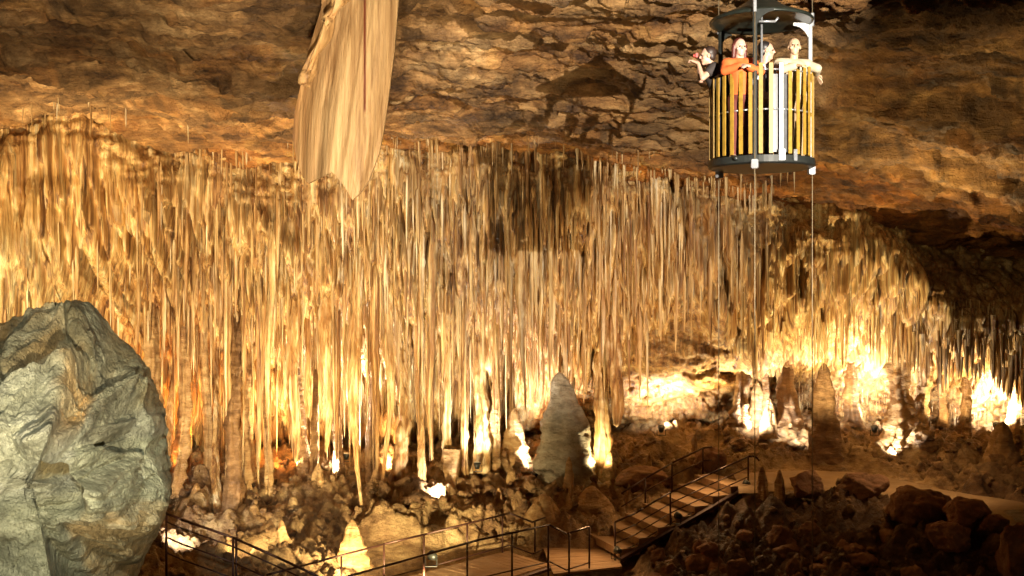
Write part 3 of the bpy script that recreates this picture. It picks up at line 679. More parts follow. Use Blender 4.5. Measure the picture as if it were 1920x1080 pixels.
dm = mesh_np('hanging_drapery', allv-np.array([X.mean(), DD, Z.max()]), np.concatenate([q1, q2, np.array(rim)]))
dr = empty('flowstone_drapery', (X.mean(), DD, Z.max())); tag(dr, 'tall folded amber curtain of flowstone hanging from the ceiling, left of centre', 'drapery')
dob = link('curtain', dm, M['drape'], parent=dr)
uu = np.concatenate([(u+0*v).ravel()]*2); vv = np.concatenate([(v+0*u).ravel()]*2); pp = np.concatenate([px.ravel()]*2); pyy = np.concatenate([py.ravel()]*2)
tt = np.ones((len(allv), 3))
band = sst(.3, .7, np.abs(pn(uu*9, vv*.7, 2.0))*2.2)[:, None]*.18; tt = tt*(1-band)+band*np.array([.7, .55, .4])
red = (np.exp(-((pp-684)/2.6)**2)*(1-sst(200, 215, pyy)))[:, None]; tt = tt*(1-red)+red*np.array([.25, .035, .02])
lf = (1-sst(.0, .45, uu+.15*(1-vv)))[:, None]*.75; tt = tt*(1-lf)+lf*np.array([.75, .55, .36])  # painted shade: tint darkens the curtain's left side, most towards the bottom
tint(dm, tt)
# frilled secondary fold on the left of the curtain
nv2, nu2 = 120, 60
v = np.linspace(0, 1, nv2)[:, None]; u = np.linspace(0, 1, nu2)[None]
yc = -130+v*(265+20*np.sin(v*8)); c1 = np.interp(yc, [-130, 0, 60, 110, 140], [648, 632, 606, 582, 574])
wd = 17*(1-v**3)*(.9+.25*np.sin(v*14))
px = c1+(u-.5)*wd*1.6+6*np.sin(v*22+u*4)
Y2 = DD+.25-.30*np.sin(u*math.pi)+.05*np.sin(v*18+u*5)+.03*fbm(u*4+0*v, v*6, .4, 3)
V = np.stack([(px-960)/F*DD, Y2+0*px, CZ+(540-yc)/F*DD+.06*np.sin(u*9+v*20)+0*px], -1).reshape(-1, 3)-np.array(dr.location)
m2 = mesh_np('fold', V, grid_faces(nv2, nu2)); tint(m2, np.tile([1.1, 1.0, .85], (len(V), 1)))
fo2 = link('fold', m2, M['drape'], parent=dr)
sd = fo2.modifiers.new('s', 'SOLIDIFY'); sd.thickness = .08

# ------------------------------------------------------------------ walkway, stairs
ZD = CZ-7.8
def board_strip(parent, a0, a1, b0, b1, n_, z0, z1, gap=.015):
    """boards as one surface between edge a and edge b (planks stay in one part mesh)"""
    mb = MB()
    for i in range(n_):
        t0, t1 = i/n_, (i+1)/n_-gap/((Vector(a1)-Vector(a0)).length)
        pts = [Vector(a0).lerp(Vector(a1), t0), Vector(a0).lerp(Vector(a1), t1), Vector(b0).lerp(Vector(b1), t1), Vector(b0).lerp(Vector(b1), t0)]
        z = z0+(z1-z0)*(i+.5)/n_+random.uniform(-.003, .003)
        vs_ = [mb.bm.verts.new((p.x, p.y, z)) for p in pts]+[mb.bm.verts.new((p.x, p.y, z-.05)) for p in pts]
        for f_ in ((0, 1, 2, 3), (7, 6, 5, 4), (0, 4, 5, 1), (1, 5, 6, 2), (2, 6, 7, 3), (3, 7, 4, 0)): mb.bm.faces.new([vs_[k_] for k_ in f_])
    bmesh.ops.recalc_face_normals(mb.bm, faces=mb.bm.faces)
    return mb
def zp(px_, py_, z=ZD): return P(px_, py_, (CZ-z)*F/(py_-540))
# lower deck (left) and landing (right)
wk = empty('walkway', (0, 31, ZD)); tag(wk, 'lower wooden walkway between the two handrails running out of the bottom edge', 'walkway')
A0, A1 = zp(560, 1135), zp(950, 1033); B0, B1 = zp(700, 1165), zp(1032, 1058)
board_strip(None, A0, A1, B0, B1, 34, ZD+.0, ZD+.0).build('deck', M['deck'], wk).matrix_parent_inverse = wk.matrix_world.inverted() if False else Matrix.Translation(-Vector(wk.location))
mb = MB(); mb.tube([A0-Vector((0, 0, .12)), A1-Vector((0, 0, .12))], .07, 6); mb.tube([B0-Vector((0, 0, .12)), B1-Vector((0, 0, .12))], .07, 6)
mb.build('beam', M['rail'], wk).matrix_parent_inverse = Matrix.Translation(-Vector(wk.location))
ld = empty('landing', (2, 31.5, ZD)); tag(ld, 'wooden landing at the foot of the stairs', 'landing')
C0, C1 = zp(975, 1020), zp(1150, 1030); C0, C1 = Vector((B1.x-.15, 33.4, ZD)), Vector((3.1, 33.6, ZD)); E0, E1 = Vector((B1.x+.05, 30.2, ZD)), Vector((3.1, 31.0, ZD))
board_strip(None, C0, E0, C1, E1, 22, ZD-.06, ZD-.06).build('deck', M['deck'], ld).matrix_parent_inverse = Matrix.Translation(-Vector(ld.location))
# stairs
st = empty('staircase', (3.1, 32.2, ZD)); tag(st, 'broad staircase climbing right from the landing to the concrete path', 'staircase')
S0 = Vector((3.1, 31.7, ZD)); S1 = Vector((7.25, 33.75, CZ-6.05)); wdt = Vector((-.75, 2.1, 0))
N_ = 7
for i in range(N_):
    a = S0.lerp(S1, i/N_); b = S0.lerp(S1, (i+1)/N_); z = a.z+(S1.z-S0.z)/N_
    mb = MB()
    vs_ = [mb.bm.verts.new(p) for p in (Vector((a.x, a.y, z)), Vector((b.x+.03, b.y+.015, z)), Vector((b.x+wdt.x+.03, b.y+wdt.y+.015, z)), Vector((a.x+wdt.x, a.y+wdt.y, z)))]
    vd = [mb.bm.verts.new(v_.co-Vector((0, 0, .22))) for v_ in vs_]; al = vs_+vd
    for f_ in ((0, 1, 2, 3), (7, 6, 5, 4), (0, 4, 5, 1), (1, 5, 6, 2), (2, 6, 7, 3), (3, 7, 4, 0)): mb.bm.faces.new([al[k_] for k_ in f_])
    bmesh.ops.recalc_face_normals(mb.bm, faces=mb.bm.faces)
    mb.build('step', M['deck'], st).matrix_parent_inverse = Matrix.Translation(-Vector(st.location))
mb = MB(); mb.tube([S0-Vector((0, .05, .05)), S1-Vector((0, .05, .05))], .09, 6); mb.build('stringer', M['rail'], st).matrix_parent_inverse = Matrix.Translation(-Vector(st.location))

def railing(label, tops, feet_z, d_of, posts, lows=(.5,), pr=.028, rr=.024, curl=None, group=None):
    """tops: list of world points for the handrail; posts: list of (world top, foot z)"""
    r0 = Vector(posts[0][0]); base = Vector((r0.x, r0.y, posts[0][1]))
    e = empty('railing', base); tag(e, label, 'railing', group)
    I = Matrix.Translation(-base)
    pts = list(tops)+(curl or [])
    MB().tube(pts, rr*1.25, 8).build('handrail', M['rail'], e, True).matrix_parent_inverse = I
    for k_ in lows:
        MB().tube([p-Vector((0, 0, k_)) for p in tops], rr*.85, 6).build('lower_rail', M['rail'], e, True).matrix_parent_inverse = I
    for t_, f_ in posts:
        MB().cone(Vector((t_[0], t_[1], f_)), Vector(t_), pr, pr, 8).build('post', M['rail'], e, True).matrix_parent_inverse = I
    return e
# rear railing of the walkway (A)
def line(pts, ds): return [P(a, b, d_) for (a, b), d_ in zip(pts, ds)]
tA = line([(500, 1078), (600, 1052), (720, 1020), (800, 1001), (955, 962), (998, 979), (1022, 970)], [27.5, 28.6, 30.2, 31, 32.5, 32.9, 33.2])
pA = [(P(640, 1042, 29.1), ZD-.9), (P(720, 1020, 30.2), ZD-.6), (P(795, 1002, 30.95), ZD-.3), (P(876, 982, 31.7), ZD-.1), (P(942, 965, 32.4), ZD-.1), (P(1003, 978, 32.9), ZD-.1)]
railing('rear handrail of the lower walkway, with a raised kink before its right end', tA, 0, 0, pA, lows=(.95,), curl=None)
tB = line([(640, 1084), (720, 1062), (895, 1013), (1030, 984), (1062, 1001), (1105, 988)], [26.2, 27, 28.6, 29.9, 30.4, 30.8])
pB = [(P(795, 1041, 27.7), ZD-.3), (P(876, 1018, 28.4), ZD-.2), (P(960, 999, 29.2), ZD-.1), (P(1028, 985, 29.9), ZD-.1), (P(1067, 1000, 30.4), ZD-.1), (P(1105, 988, 30.8), ZD-.1)]
railing('front handrail of the lower walkway, ending in a short level bay at the landing', tB, 0, 0, pB, lows=(1.0,))
tS = line([(1153, 979), (1192, 962), (1206, 953), (1257, 923), (1330, 889), (1403, 856)], [31.7, 32.0, 32.1, 32.6, 33.2, 33.9])
cS = line([(1412, 855), (1419, 858), (1424, 864)], [33.9, 33.9, 33.9])
pS = [(P(1153, 979, 31.7), ZD-.1), (P(1257, 923, 32.6), CZ-7.2), (P(1403, 856, 33.9), CZ-6.1)]
railing('front handrail of the stairs with a curled upper end', tS, 0, 0, pS, lows=(.33, .62, .92), curl=cS)
tR = line([(1165, 925), (1210, 897), (1260, 868), (1318, 840), (1335, 838)], [34.4, 34.8, 35.4, 36, 36.1])
railing('rear handrail of the stairs seen against the brown rock', tR, 0, 0, [(tR[1], CZ-7), (tR[2], CZ-6.7), (tR[3], CZ-6.3)], lows=(.42,))
tC = line([(312, 962), (340, 974), (437, 1008), (520, 1045), (620, 1092)], [25, 24.8, 24.4, 24, 23.6])
railing('left handrail descending beside the grey rock into the dark corner', tC, 0, 0, [(tC[0], CZ-6.6), (tC[2], CZ-7.2), (tC[2]+Vector((.06, .05, .0)), CZ-7.2), (tC[4], CZ-7.9)], lows=(.2, .55, .9))

# ------------------------------------------------------------------ floodlights (black housings that hold the lamps)
def lamp_obj(kind, name, loc, power, col, target=None, size=60, blend=.6, radius=.08):
    l = bpy.data.lights.new(name, kind); l.energy = power; l.color = col; l.shadow_soft_size = radius
    if kind == 'SPOT': l.spot_size = math.radians(size); l.spot_blend = blend
    o = bpy.data.objects.new(name, l); COL.objects.link(o); o.location = loc
    if target is not None: o.rotation_euler = (Vector(target)-Vector(loc)).to_track_quat('-Z', 'Y').to_euler()
    return o
def fixture(loc, aim, label, s=1.0):
    e = empty('floodlight', loc); tag(e, label, 'floodlight')
    dr_ = (Vector(aim)-Vector(loc)).normalized()
    MB().cone(-dr_*.22*s, -dr_*.02*s, .07*s, .13*s, 14).build('housing', M['black'], e, True)
    MB().cone(-dr_*.02*s, dr_*.0*s, .115*s, .115*s, 14).build('lens', M['lens'], e)
    MB().tube([Vector((-.15*s, 0, -.1*s)), Vector((-.15*s, 0, -.3*s)), Vector((.15*s, 0, -.3*s)), Vector((.15*s, 0, -.1*s))], .015*s, 6).build('bracket', M['black'], e)
    return e
W1 = (1.0, .76, .37); W2 = (1.0, .60, .26); WH = (1.0, .93, .80); NE = (1.0, .97, .90); OR = (1.0, .38, .08)
for a, b, d_, lab in ((1155, 1030, 31.5, 'small black floodlight clipped to the lowest post of the stair handrail'), (1268, 965, 32.5, 'small black floodlight at the middle post of the stair handrail'),
                      (1396, 905, 33.7, 'small black floodlight at the top post of the stair handrail'), (808, 1040, 30.5, 'black floodlight seen between the two walkway handrails')):
    q = P(a, b, d_); fixture(q, q+Vector((-.6, .8, .15)), lab, 1.1 if a < 1000 else .9)
K = 4.0
def spot(px_, py_, d, power, col, tpx, tpy, td, size=70, name='floodlight_lamp', fix=None, radius=.1, blend=.7):
    l_ = P(px_, py_, d); t_ = P(tpx, tpy, td); l_.z = max(l_.z, fz(l_.x, l_.y)+.5)
    if fix: fixture(l_, t_, fix)
    return lamp_obj('SPOT', name, l_+(t_-l_).normalized()*.03, power*K, col, t_, size, blend, radius)
# key on the lift (white spot from the right front)
lamp_obj('SPOT', 'lift_spot', (5.6, -1, CZ+2.0), 44000, (1.0, .90, .74), P(1290, 230, 19), 26, .5, .03)
# grey rock light
lamp_obj('SPOT', 'rock_spot', (-1.6, 2.2, CZ+3.2), 6000, (1.0, .97, .84), P(130, 820, 13), 30, .5, .2)
# broad warm floods from the viewing platform side
lamp_obj('SPOT', 'floodlight_lamp', (-13.5, 23, CZ-3.5), 9000, (1, .76, .42), P(330, 420, 34), 95, .8, .12)
lamp_obj('SPOT', 'floodlight_lamp', (-2, 16, CZ-6), 7500, (1, .74, .42), P(250, 420, 33), 50, .9, .12)
spot(250, 1200, 27, 520, W1, 800, 430, 36, 75, radius=.1)
spot(1750, 1180, 26, 620, W1, 1180, 430, 36, 42, radius=.1)
spot(1700, 1150, 22, 1000, W1, 1780, 200, 27, 66, radius=.2)
lamp_obj('SPOT', 'floodlight_lamp', (-1.5, 4, CZ-2.5), 9500, (1, .84, .6), P(260, 80, 25), 62, .8, .2)
spot(1000, 1300, 12, 420, W1, 760, 60, 22, 60, radius=.2)
# low lamps among the formations
low = [(650, 878, 37.6, 900, WH, 680, 600, 37.4, 'floodlight at the foot of the longest pale stalactite'), (620, 905, 36.8, 300, WH, 640, 700, 38, None),
       (895, 900, 36.4, 330, WH, 902, 700, 37.3, 'floodlight below the brilliant white column'),
       (1003, 925, 37.4, 300, NE, 1000, 780, 38.6, 'floodlight at the left foot of the smooth dome stalagmite'),
       (1122, 905, 36.2, 160, W1, 1126, 760, 37, None), (820, 950, 35.2, 160, WH, 815, 900, 37, None),
       (545, 885, 36.6, 520, W1, 560, 700, 38, None), (505, 900, 36.8, 90, OR, 540, 820, 39, None), (312, 880, 34.6, 90, OR, 330, 780, 36, None),
       (360, 880, 36.4, 220, OR, 360, 740, 37, None), (735, 890, 38.6, 420, W2, 760, 860, 40, None), (990, 880, 37.6, 140, OR, 985, 780, 38.5, None),
       (330, 1045, 30.2, 130, WH, 340, 950, 32, None), (460, 1060, 29.8, 80, W1, 470, 990, 32, None), (660, 1090, 29.6, 130, W1, 665, 990, 31.5, None),
       (1240, 800, 38.6, 420, WH, 1245, 700, 40.5, 'floodlight below the bright ledge grotto'), (1330, 790, 38.2, 160, W1, 1330, 640, 38.8, None),
       (1410, 815, 37.6, 300, WH, 1430, 680, 40, None), (1500, 825, 37.4, 160, WH, 1500, 760, 39, None),
       (1640, 800, 38.6, 620, WH, 1650, 680, 40.6, 'floodlight inside the brightest grotto at the right'), (1672, 858, 36.6, 260, WH, 1690, 760, 37.6, None),
       (1580, 800, 38.2, 260, W1, 1570, 600, 39, None), (1868, 800, 38.6, 560, WH, 1870, 700, 41, 'floodlight behind the squat dark mound'),
       (1780, 810, 38.2, 260, W1, 1790, 620, 39, None), (1920, 790, 38.4, 220, W1, 1900, 640, 39.4, None)]
for a, b, d_, pw, c_, ta, tb, td, lab in low:
    spot(a, b, d_, pw*1.2, c_, ta, tb, td, 125, fix=lab, radius=.09, blend=.9)
# under-lighting of the right hand stalactites and ledges
spot(1560, 900, 33.5, 900, W1, 1550, 500, 37.5, 80, radius=.12)
spot(1790, 620, 31.0, 200, W1, 1750, 290, 30, 95, radius=.1)
spot(1200, 900, 31.0, 380, W2, 1180, 500, 37, 80, radius=.15)
spot(620, 1000, 30.0, 450, W1, 600, 600, 37, 90, radius=.15)
spot(1690, 430, 27, 150, W1, 1800, 300, 29.5, 120, radius=.08)
spot(1560, 380, 28.5, 25, W1, 1640, 300, 30.5, 120, radius=.08)
spot(800, 1140, 27, 1500, W1, 700, 980, 34, 90, radius=.1)
spot(760, 500, 10, 900, (1, .8, .55), 655, 200, 18.3, 34, radius=.15)
# path
spot(1750, 700, 31, 90, W2, 1700, 925, 33, 110, radius=.2)
spot(1110, 930, 31.5, 45, W2, 1080, 1050, 31, 130, radius=.1)
spot(1330, 800, 34, 60, W2, 1300, 960, 33, 120, radius=.1)
# ------------------------------------------------------------------ passenger lift
CP = P(1427, 315, 15.0)
lift = empty('cage_lift', CP); tag(lift, 'round open passenger lift with yellow bars and a dark conical roof hanging on cables', 'lift')
R = .70
def ringm(mb, z, r, rt, seg=64, a0=0, a1=360):
    pts = [Vector((r*math.cos(math.radians(a0+(a1-a0)*i/seg)), r*math.sin(math.radians(a0+(a1-a0)*i/seg)), z)) for i in range(seg+1)]
    mb.tube(pts, rt, 6); return mb
def lathe(prof, seg=72):
    bm = bmesh.new(); rows = []
    for r, z in prof: rows.append([bm.verts.new((r*math.cos(2*math.pi*i/seg), r*math.sin(2*math.pi*i/seg), z)) for i in range(seg)])
    for a, b in zip(rows[:-1], rows[1:]):
        for i in range(seg): bm.faces.new((a[i], a[(i+1) % seg], b[(i+1) % seg], b[i]))
    m_ = MB(); m_.bm.free(); m_.bm = bm; bmesh.ops.remove_doubles(bm, verts=bm.verts, dist=1e-5)
    bmesh.ops.recalc_face_normals(bm, faces=bm.faces); return m_
def arc_panel(r, a0, a1, z0, z1, th, seg=24):
    bm = bmesh.new(); vs_ = []
    for i in range(seg+1):
        a = math.radians(a0+(a1-a0)*i/seg)
        vs_.append([bm.verts.new((q*math.cos(a), q*math.sin(a), z)) for q, z in ((r, z0), (r, z1), (r-th, z1), (r-th, z0))])
    for p, q in zip(vs_[:-1], vs_[1:]):
        for k_ in range(4): bm.faces.new((p[k_], p[(k_+1) % 4], q[(k_+1) % 4], q[k_]))
    bm.faces.new(vs_[0]); bm.faces.new(vs_[-1][::-1]); bmesh.ops.recalc_face_normals(bm, faces=bm.faces)
    m_ = MB(); m_.bm.free(); m_.bm = bm; return m_
lathe([(.0, .03), (R-.03, .03), (R-.03, .10), (R+.01, .10), (R+.02, .01), (R-.02, -.01), (.0, -.01)]).build('floor_plate', M['black'], lift)
rf = lathe([(.0, 2.42), (.06, 2.38), (.10, 2.33), (.38, 2.15), (R-.03, 2.03), (R, 2.0), (R-.01, 1.975), (R-.05, 1.99), (.3, 2.08), (0, 2.12)]).build('roof', M['roof'], lift, True)
postang = (-109, 8, 130)
for i in range(33):
    a = -168.5+i*360/33
    if min(abs((a-p+180) % 360-180) for p in postang) < 4.5: continue
    ar = math.radians(a)
    hi = 1.30 if -104 < a < 0 else 1.21
    if -82 < a < -72:
        arc_panel(R+.004, a-2.2, a+2.2, .16, hi, .012, 4).build('plate', M['plate'], lift); continue
    mb = MB(); mb.box((R*math.cos(ar)*.985, R*math.sin(ar)*.985, (.12+hi)/2), (.018, .054, hi-.12), ar, .003); mb.build('bar', M['yellow'] if -110 < a < 20 else M['yellow'], lift)
for z in (1.22, .70): ringm(MB(), z, R-.035, .011).build('ring', M['steel'], lift, True)
arc_panel(R-.05, -92, -68, .14, 1.16, .006, 12).build('door_panel', plain('door_grey', (.10, .10, .105), .45, .4), lift)
arc_panel(R-.045, -14, 186, .14, 1.12, .006, 40).build('liner', plain('liner_brown', (.40, .25, .10), .6), lift)
for i, a in enumerate(postang):
    ar = math.radians(a); px_, py_ = (R+.0)*math.cos(ar), (R+.0)*math.sin(ar)
    mt = M['steel'] if i == 1 else M['black']  # right post paler than the others: its lit look is put into the colour
    po = MB().box((px_, py_, 1.0), (.05, .05, 2.02), ar, .006).build('post', mt, lift)
    # curved gusset between post and roof
    bm = bmesh.new(); ins = []
    rad_ = Vector((math.cos(ar), math.sin(ar), 0)); tan = Vector((-math.sin(ar), math.cos(ar), 0))
    if i == 1: inn = -rad_
    else: inn = tan if i == 0 else -tan
    c0 = Vector((px_, py_, 2.0))
    prof = [Vector((0, 0))]+[Vector((.26-.26*math.sin(t_), -.30+.30*math.cos(t_)-.0)) for t_ in np.linspace(0, math.pi/2, 9)]
    pr_ = [(0, 0), (.24, 0)]+[(.24-.24*math.sin(t_), -.04-.28*(1-math.cos(t_))) for t_ in np.linspace(0, math.pi/2, 9)]+[(0, -.34)]
    nrm_ = Vector((-inn.y, inn.x, 0))*.008
    f1 = [bm.verts.new(c0+inn*p[0]+Vector((0, 0, p[1]))+nrm_) for p in pr_]; f2 = [bm.verts.new(c0+inn*p[0]+Vector((0, 0, p[1]))-nrm_) for p in pr_]
    bm.faces.new(f1); bm.faces.new(f2[::-1])
    for k_ in range(len(f1)): bm.faces.new((f1[k_], f1[(k_+1) % len(f1)], f2[(k_+1) % len(f1)], f2[k_]))
    bmesh.ops.remove_doubles(bm, verts=bm.verts, dist=1e-4); bmesh.ops.recalc_face_normals(bm, faces=bm.faces)
    m_ = MB(); m_.bm.free(); m_.bm = bm; m_.build('gusset', M['plate'] if i == 1 else M['black'], lift)
    MB().box((px_*1.03, py_*1.03, -.02), (.09, .09, .12), ar, .01).build('guide_shoe', M['steel'], lift)
    MB().cone((px_*1.05, py_*1.05, 1.96), (px_*1.05, py_*1.05, 2.14), .025, .025, 10).build('cable_clamp', M['steel'], lift)
MB().cone((-.02, -.12, .05), (-.02, -.12, 2.05), .016, .016, 10).build('pole', M['steel'], lift, True)
MB().tube([Vector((-.1, -.3, 1.93)), Vector((.12, -.3, 1.93)), Vector((.16, -.3, 1.98))], .016).build('hook', M['steel'], lift, True)
for a in (-81, -65): 
    ar = math.radians(a); MB().box(((R+.015)*math.cos(ar), (R+.015)*math.sin(ar), .10), (.03, .09 if a == -81 else .05, .15), ar, .005).build('latch', M['steel'], lift)
for i, a in enumerate(postang):
    ar = math.radians(a); x_, y_ = CP.x+R*1.05*math.cos(ar), CP.y+R*1.05*math.sin(ar)
    zb = fz(x_, y_)
    c = MB().cone((0, 0, 0), (0, 0, czt(x_, y_)-zb+.3), .0065, .0065, 6).build('guide_cable', M['cable'], None, True, loc=(x_, y_, zb))
    tag(c, ('thin steel cable running down the front post of the lift', 'thin steel cable running down the pale right post of the lift', 'thin steel cable running down the rear left post of the lift')[i], 'cable', 'cables of the lift')

# ------------------------------------------------------------------ people
def skinmat(n_, c): return plain(n_, c, .5, 0, .06, 30)
def person(x, y, face, label, skin, hair, shirt, trou, lean=(0, 0), armL=None, armR=None, hairk='short', hz=1.53, sleeve=.55, head_pitch=0, vest=None, camera=False, build=1.0, elL=None, elR=None):
    """face: heading in degrees the chest points to (0 = +x, -90 = the viewer); arm targets are wrist positions in lift coordinates"""
    e = empty('person', CP+Vector((x, y, .035))); tag(e, label, 'person')
    f = math.radians(face[0]); hf = math.radians(face[1])
    fw = Vector((math.cos(f), math.sin(f), 0)); rt = Vector((math.sin(f), -math.cos(f), 0)); up = Vector((0, 0, 1))
    ln = Vector((lean[0], lean[1], 0))
    pel = up*.88; che = up*1.20+ln*.55; nk = up*1.36+ln*.85+fw*.01; hd = Vector((0, 0, hz))+ln+fw*.03
    sw = .185*build
    sh = {s: up*1.30+ln*.8+rt*s*sw for s in (-1, 1)}
    b = MB()
    b.caps(pel, che, .12*build, .135*build); b.ball(pel, .14*build, (1.0, .8, .85)); b.ball(che+up*.02, .15*build, (1, .9, .9))
    b.caps(che, nk, .10, .055); b.caps(nk, hd-up*.04, .056, .056)
    b.caps(sh[-1], sh[1], .062*build, .062*build)
    hfw = Vector((math.cos(hf), math.sin(hf), 0)); hrt = Vector((math.sin(hf), -math.cos(hf), 0))
    hx = hfw*math.cos(head_pitch)+up*math.sin(head_pitch); hu = up*math.cos(head_pitch)-hfw*math.sin(head_pitch)
    Rm = Matrix((hrt, hx, hu)).transposed()
    H = lambda a, c, d_: hd+hrt*a+hx*c+hu*d_
    b.ball(H(0, -.005, .03), .1, (.78, .95, .95), Rm); b.ball(H(0, .02, -.045), .072, (.80, 1, .95), Rm); b.ball(H(0, .055, -.095), .032, (1, .9, .8), Rm)   # skull, jaw, chin
    b.ball(H(0, .095, -.01), .018, (.75, 1.1, 1.5), Rm, 2); b.ball(H(0, .108, -.022), .014, (1.1, 1, .9), Rm, 2)      # nose
    b.ball(H(0, .082, -.055), .018, (1.4, .7, .5), Rm, 2); b.ball(H(0, .078, .028), .05, (1.1, .4, .28), Rm, 2)                # lips, brow
    for s in (-1, 1): b.ball(H(s*.08, -.0, -.005), .024, (.4, .8, 1.2), Rm, 2); b.ball(H(s*.045, .06, -.025), .026, (1, .8, .8), Rm, 2)
    hips = {s: pel+rt*s*.085-up*.04 for s in (-1, 1)}
    legs = {}
    for s in (-1, 1):
        kn = hips[s]*1.0; kn = Vector((hips[s].x*1.05, hips[s].y*1.05, .47))+fw*.03; an = Vector((hips[s].x*1.1, hips[s].y*1.1, .08))
        legs[s] = (kn, an)
        b.caps(hips[s], kn, .082, .055); b.caps(kn, an, .052, .036); b.caps(an, an+fw*.16-up*.045, .036, .028)
    arms = {}
    for s, w in ((-1, armL), (1, armR)):
        S = sh[s]
        if w is None: w = S+Vector((0, 0, -.52))+fw*.08+rt*s*.05
        else: w = Vector(w)-Vector((x, y, .035))
        dv = w-S; L = dv.length; m = S+dv*.5
        bend = math.sqrt(max(0, .285**2-(L/2)**2)) if L/2 < .285 else 0
        hint = (rt*s*.8-up*.9); hint = (hint-dv*hint.dot(dv)/dv.length_squared).normalized()
        el = m+hint*bend
        eo = elL if s < 0 else elR
        if eo is not None: el = Vector(eo)-Vector((x, y, .035))
        arms[s] = (S, el, w)
        b.caps(S, el, .050, .038); b.caps(el, w, .037, .025)
        hdv = ((w-el).normalized()*.6+(fw*.5 if L < .5 else (w-el).normalized())-up*.25).normalized(); side = hdv.cross(up).normalized()
        pc = w+hdv*.05
        for k_ in (-.022, 0, .022): b.caps(w+hdv*.01+side*k_*.5, w+hdv*.085+side*k_, .017, .014)
        for k_, (o_, l_) in enumerate(((-.031, .062), (-.010, .074), (.011, .070), (.031, .055))):
            a0 = w+hdv*.088+side*o_; a1 = a0+hdv*l_*.55; a2 = a1+(hdv*.5-up*.8).normalized()*l_*.5
            b.caps(a0, a1, .0092, .0085); b.caps(a1, a2, .0085, .0072)
        th0 = w+hdv*.03-side*.03*s; th1 = th0+(hdv*.6-side*s*.75).normalized()*.04; b.caps(th0, th1, .013, .010); b.caps(th1, th1+(hdv*.9-up*.3).normalized()*.03, .010, .008)
    b.remesh('body', skin, e, .0075, 2)
    # shirt
    c = MB(); g = .02
    c.caps(pel, che, .12*build+g, .135*build+g); c.ball(pel, .145*build+g, (1, .85, .85)); c.ball(che+up*.02, .152*build+g, (1, .9, .9)); c.caps(sh[-1], sh[1], .064*build+g, .064*build+g); c.caps(che, nk-up*.045, .11+g, .06+g)
    for s in (-1, 1):
        S, el, w = arms[s]
        if sleeve >= 1: c.caps(S, el, .052+g, .040+g); c.caps(el, el.lerp(w, .9), .039+g, .030+g)
        else: c.caps(S, S.lerp(el, sleeve+.2), .054+g, .048+g)
    c.remesh('shirt', shirt, e, .012, 2)
    t = MB(); t.ball(pel-up*.02, .15*build+.018, (1, .85, .8))
    for s in (-1, 1): t.caps(hips[s], legs[s][0], .095, .07); t.caps(legs[s][0], legs[s][1]+up*.03, .068, .058)
    t.remesh('trousers', trou, e, .014, 2)
    sh_ = MB()
    for s in (-1, 1): sh_.caps(legs[s][1]-up*.025, legs[s][1]+fw*.17-up*.05, .048, .036)
    sh_.remesh('shoes', M['black'], e, .012, 1)
    if hairk:
        h = MB()
        h.ball(H(0, -.03, .052), .104, (.84, .92, .86), Rm)
        if hairk == 'long':
            h.ball(H(0, -.05, -.02), .10, (.9, .75, 1.0), Rm)
            for s in (-1, 1): h.caps(H(s*.075, -.01, .03), H(s*.08, -.02, -.12), .034, .026)
        else: h.ball(H(0, -.05, .0), .088, (.86, .72, .9), Rm)
        h.remesh('hair', hair, e, .009, 2)
    for s in (-1, 1): MB().ball(H(s*.032, .085, .005), .011, sub=2).build('eye', M['black'], e, True)
    if vest:
        vmb = MB()
        for s in (-1, 1):
            o1 = fw*.0
            pts = [che+rt*s*.11-up*.22+fw*.165, che+rt*s*.12+up*.02+fw*.16, che+rt*s*.12+up*.15+fw*.06, che+rt*s*.12+up*.14-fw*.09, che+rt*s*.11-up*.15-fw*.16]
            for a_, b_ in zip(pts[:-1], pts[1:]): vmb.caps(a_, b_, .022, .022)
        vmb.ball(che-fw*.2, .14, (1, .8, 1.3))
        vmb.remesh('backpack', vest, e, .012, 1)
    if camera:
        cm = MB().box((0, 0, 0), (.035, .09, .06), f, .006); cm.cone(fw*.01, fw*.045, .022, .022, 14)
        co_ = cm.build('camera', plain('camera_red', (.45, .04, .03), .4), None, loc=Vector(e.location)+hd+hfw*.15+up*.01)
        tag(co_, 'small red camera held at the face of the person leaning out of the lift', 'camera')
    return e
sk1 = skinmat('skin_fair', (.50, .30, .21)); sk2 = skinmat('skin_pale', (.56, .36, .27)); sk3 = skinmat('skin_tan', (.50, .33, .21))
person(-.50, .02, (175, 180), 'person with dark hair and dark top leaning out of the left side of the lift', sk1, plain('hair_dark', (.03, .015, .01), .5), plain('shirt_black', (.03, .022, .02), .8), plain('trousers_navy', (.02, .02, .03), .8),
       lean=(-.20, -.02), armR=(-.86, -.02, 1.42), armL=(-.88, -.14, 1.40), elL=(-.84, -.24, 1.18), elR=(-.80, .12, 1.22), sleeve=.2, hz=1.49, camera=True, build=.95)
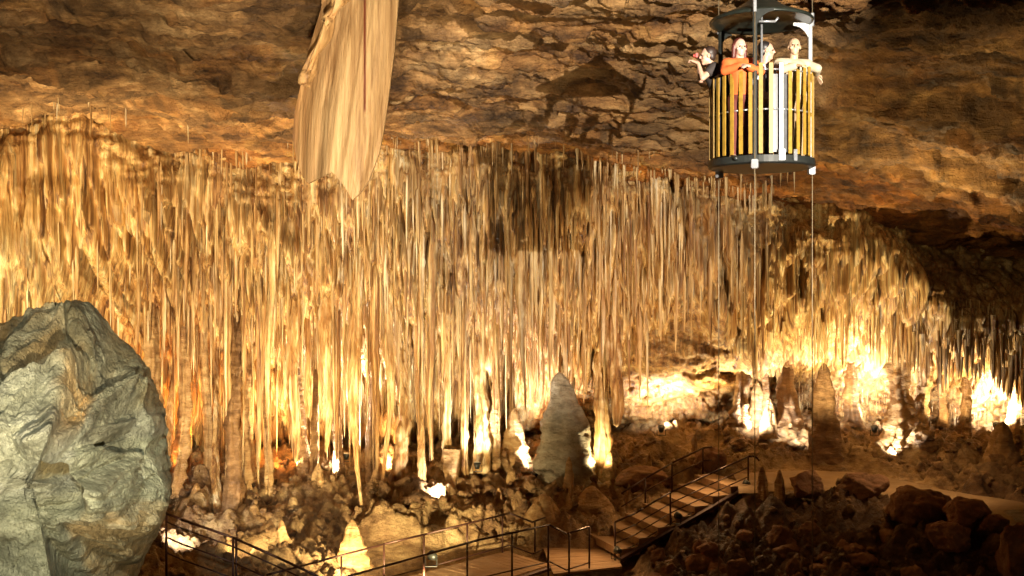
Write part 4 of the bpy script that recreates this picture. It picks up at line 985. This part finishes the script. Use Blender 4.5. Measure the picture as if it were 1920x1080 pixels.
person(-.36, -.40, (-92, -78), 'person with long reddish hair and orange top resting arms on the lift rail', sk2, plain('hair_auburn', (.09, .018, .012), .5), plain('shirt_orange', (.6, .11, .02), .8, 0, .1), plain('trousers_maroon', (.10, .015, .01), .8),
       lean=(-.03, -.05), armL=(-.33, -.69, 1.25), armR=(-.40, -.66, 1.27), elL=(-.14, -.60, 1.20), elR=(-.60, -.52, 1.22), hairk='long', sleeve=1.0, hz=1.50, build=.92)
person(.03, -.02, (-60, -12), 'person in white shirt with dark backpack straps looking right in the lift', sk1, plain('hair_black', (.015, .012, .012), .45), plain('shirt_white', (.5, .5, .52), .8, 0, .06), plain('trousers_grey', (.25, .25, .24), .8),
       lean=(.02, -.0), hz=1.55, vest=plain('pack_black', (.02, .015, .02), .7), sleeve=.5, build=.95)
person(.38, -.30, (-78, -95), 'bald person in a cream shirt resting one arm on the lift rail', sk3, None, plain('shirt_cream', (.46, .38, .26), .85, 0, .05), plain('trousers_khaki', (.30, .20, .11), .8),
       lean=(-.03, -.05), armL=(.70, -.20, 1.25), elL=(.66, -.40, 1.28), armR=(.30, -.68, 1.26), elR=(.12, -.58, 1.22), hairk=None, sleeve=1.0, hz=1.53, head_pitch=.12, build=1.1)

# ------------------------------------------------------------------ camera, world, render
cam = bpy.data.cameras.new('camera'); cam.sensor_width = 36; cam.lens = 36*F/1920; cam.clip_end = 300; cam.clip_start = .1
co_ = bpy.data.objects.new('camera', cam); COL.objects.link(co_); co_.location = (0, 0, CZ); co_.rotation_euler = (math.pi/2, 0, 0)
scene.camera = co_
w = bpy.data.worlds.new('World'); scene.world = w; w.use_nodes = True
bg = w.node_tree.nodes['Background']; bg.inputs[0].default_value = (1, .6, .33, 1); bg.inputs[1].default_value = .05
scene.view_settings.view_transform = 'Standard'; scene.view_settings.look = 'None'; scene.view_settings.exposure = 0
scene.cycles.use_denoising = True; scene.cycles.max_bounces = 5; scene.cycles.diffuse_bounces = 3; scene.cycles.caustics_reflective = False; scene.cycles.caustics_refractive = False
scene.cycles.sample_clamp_indirect = 4
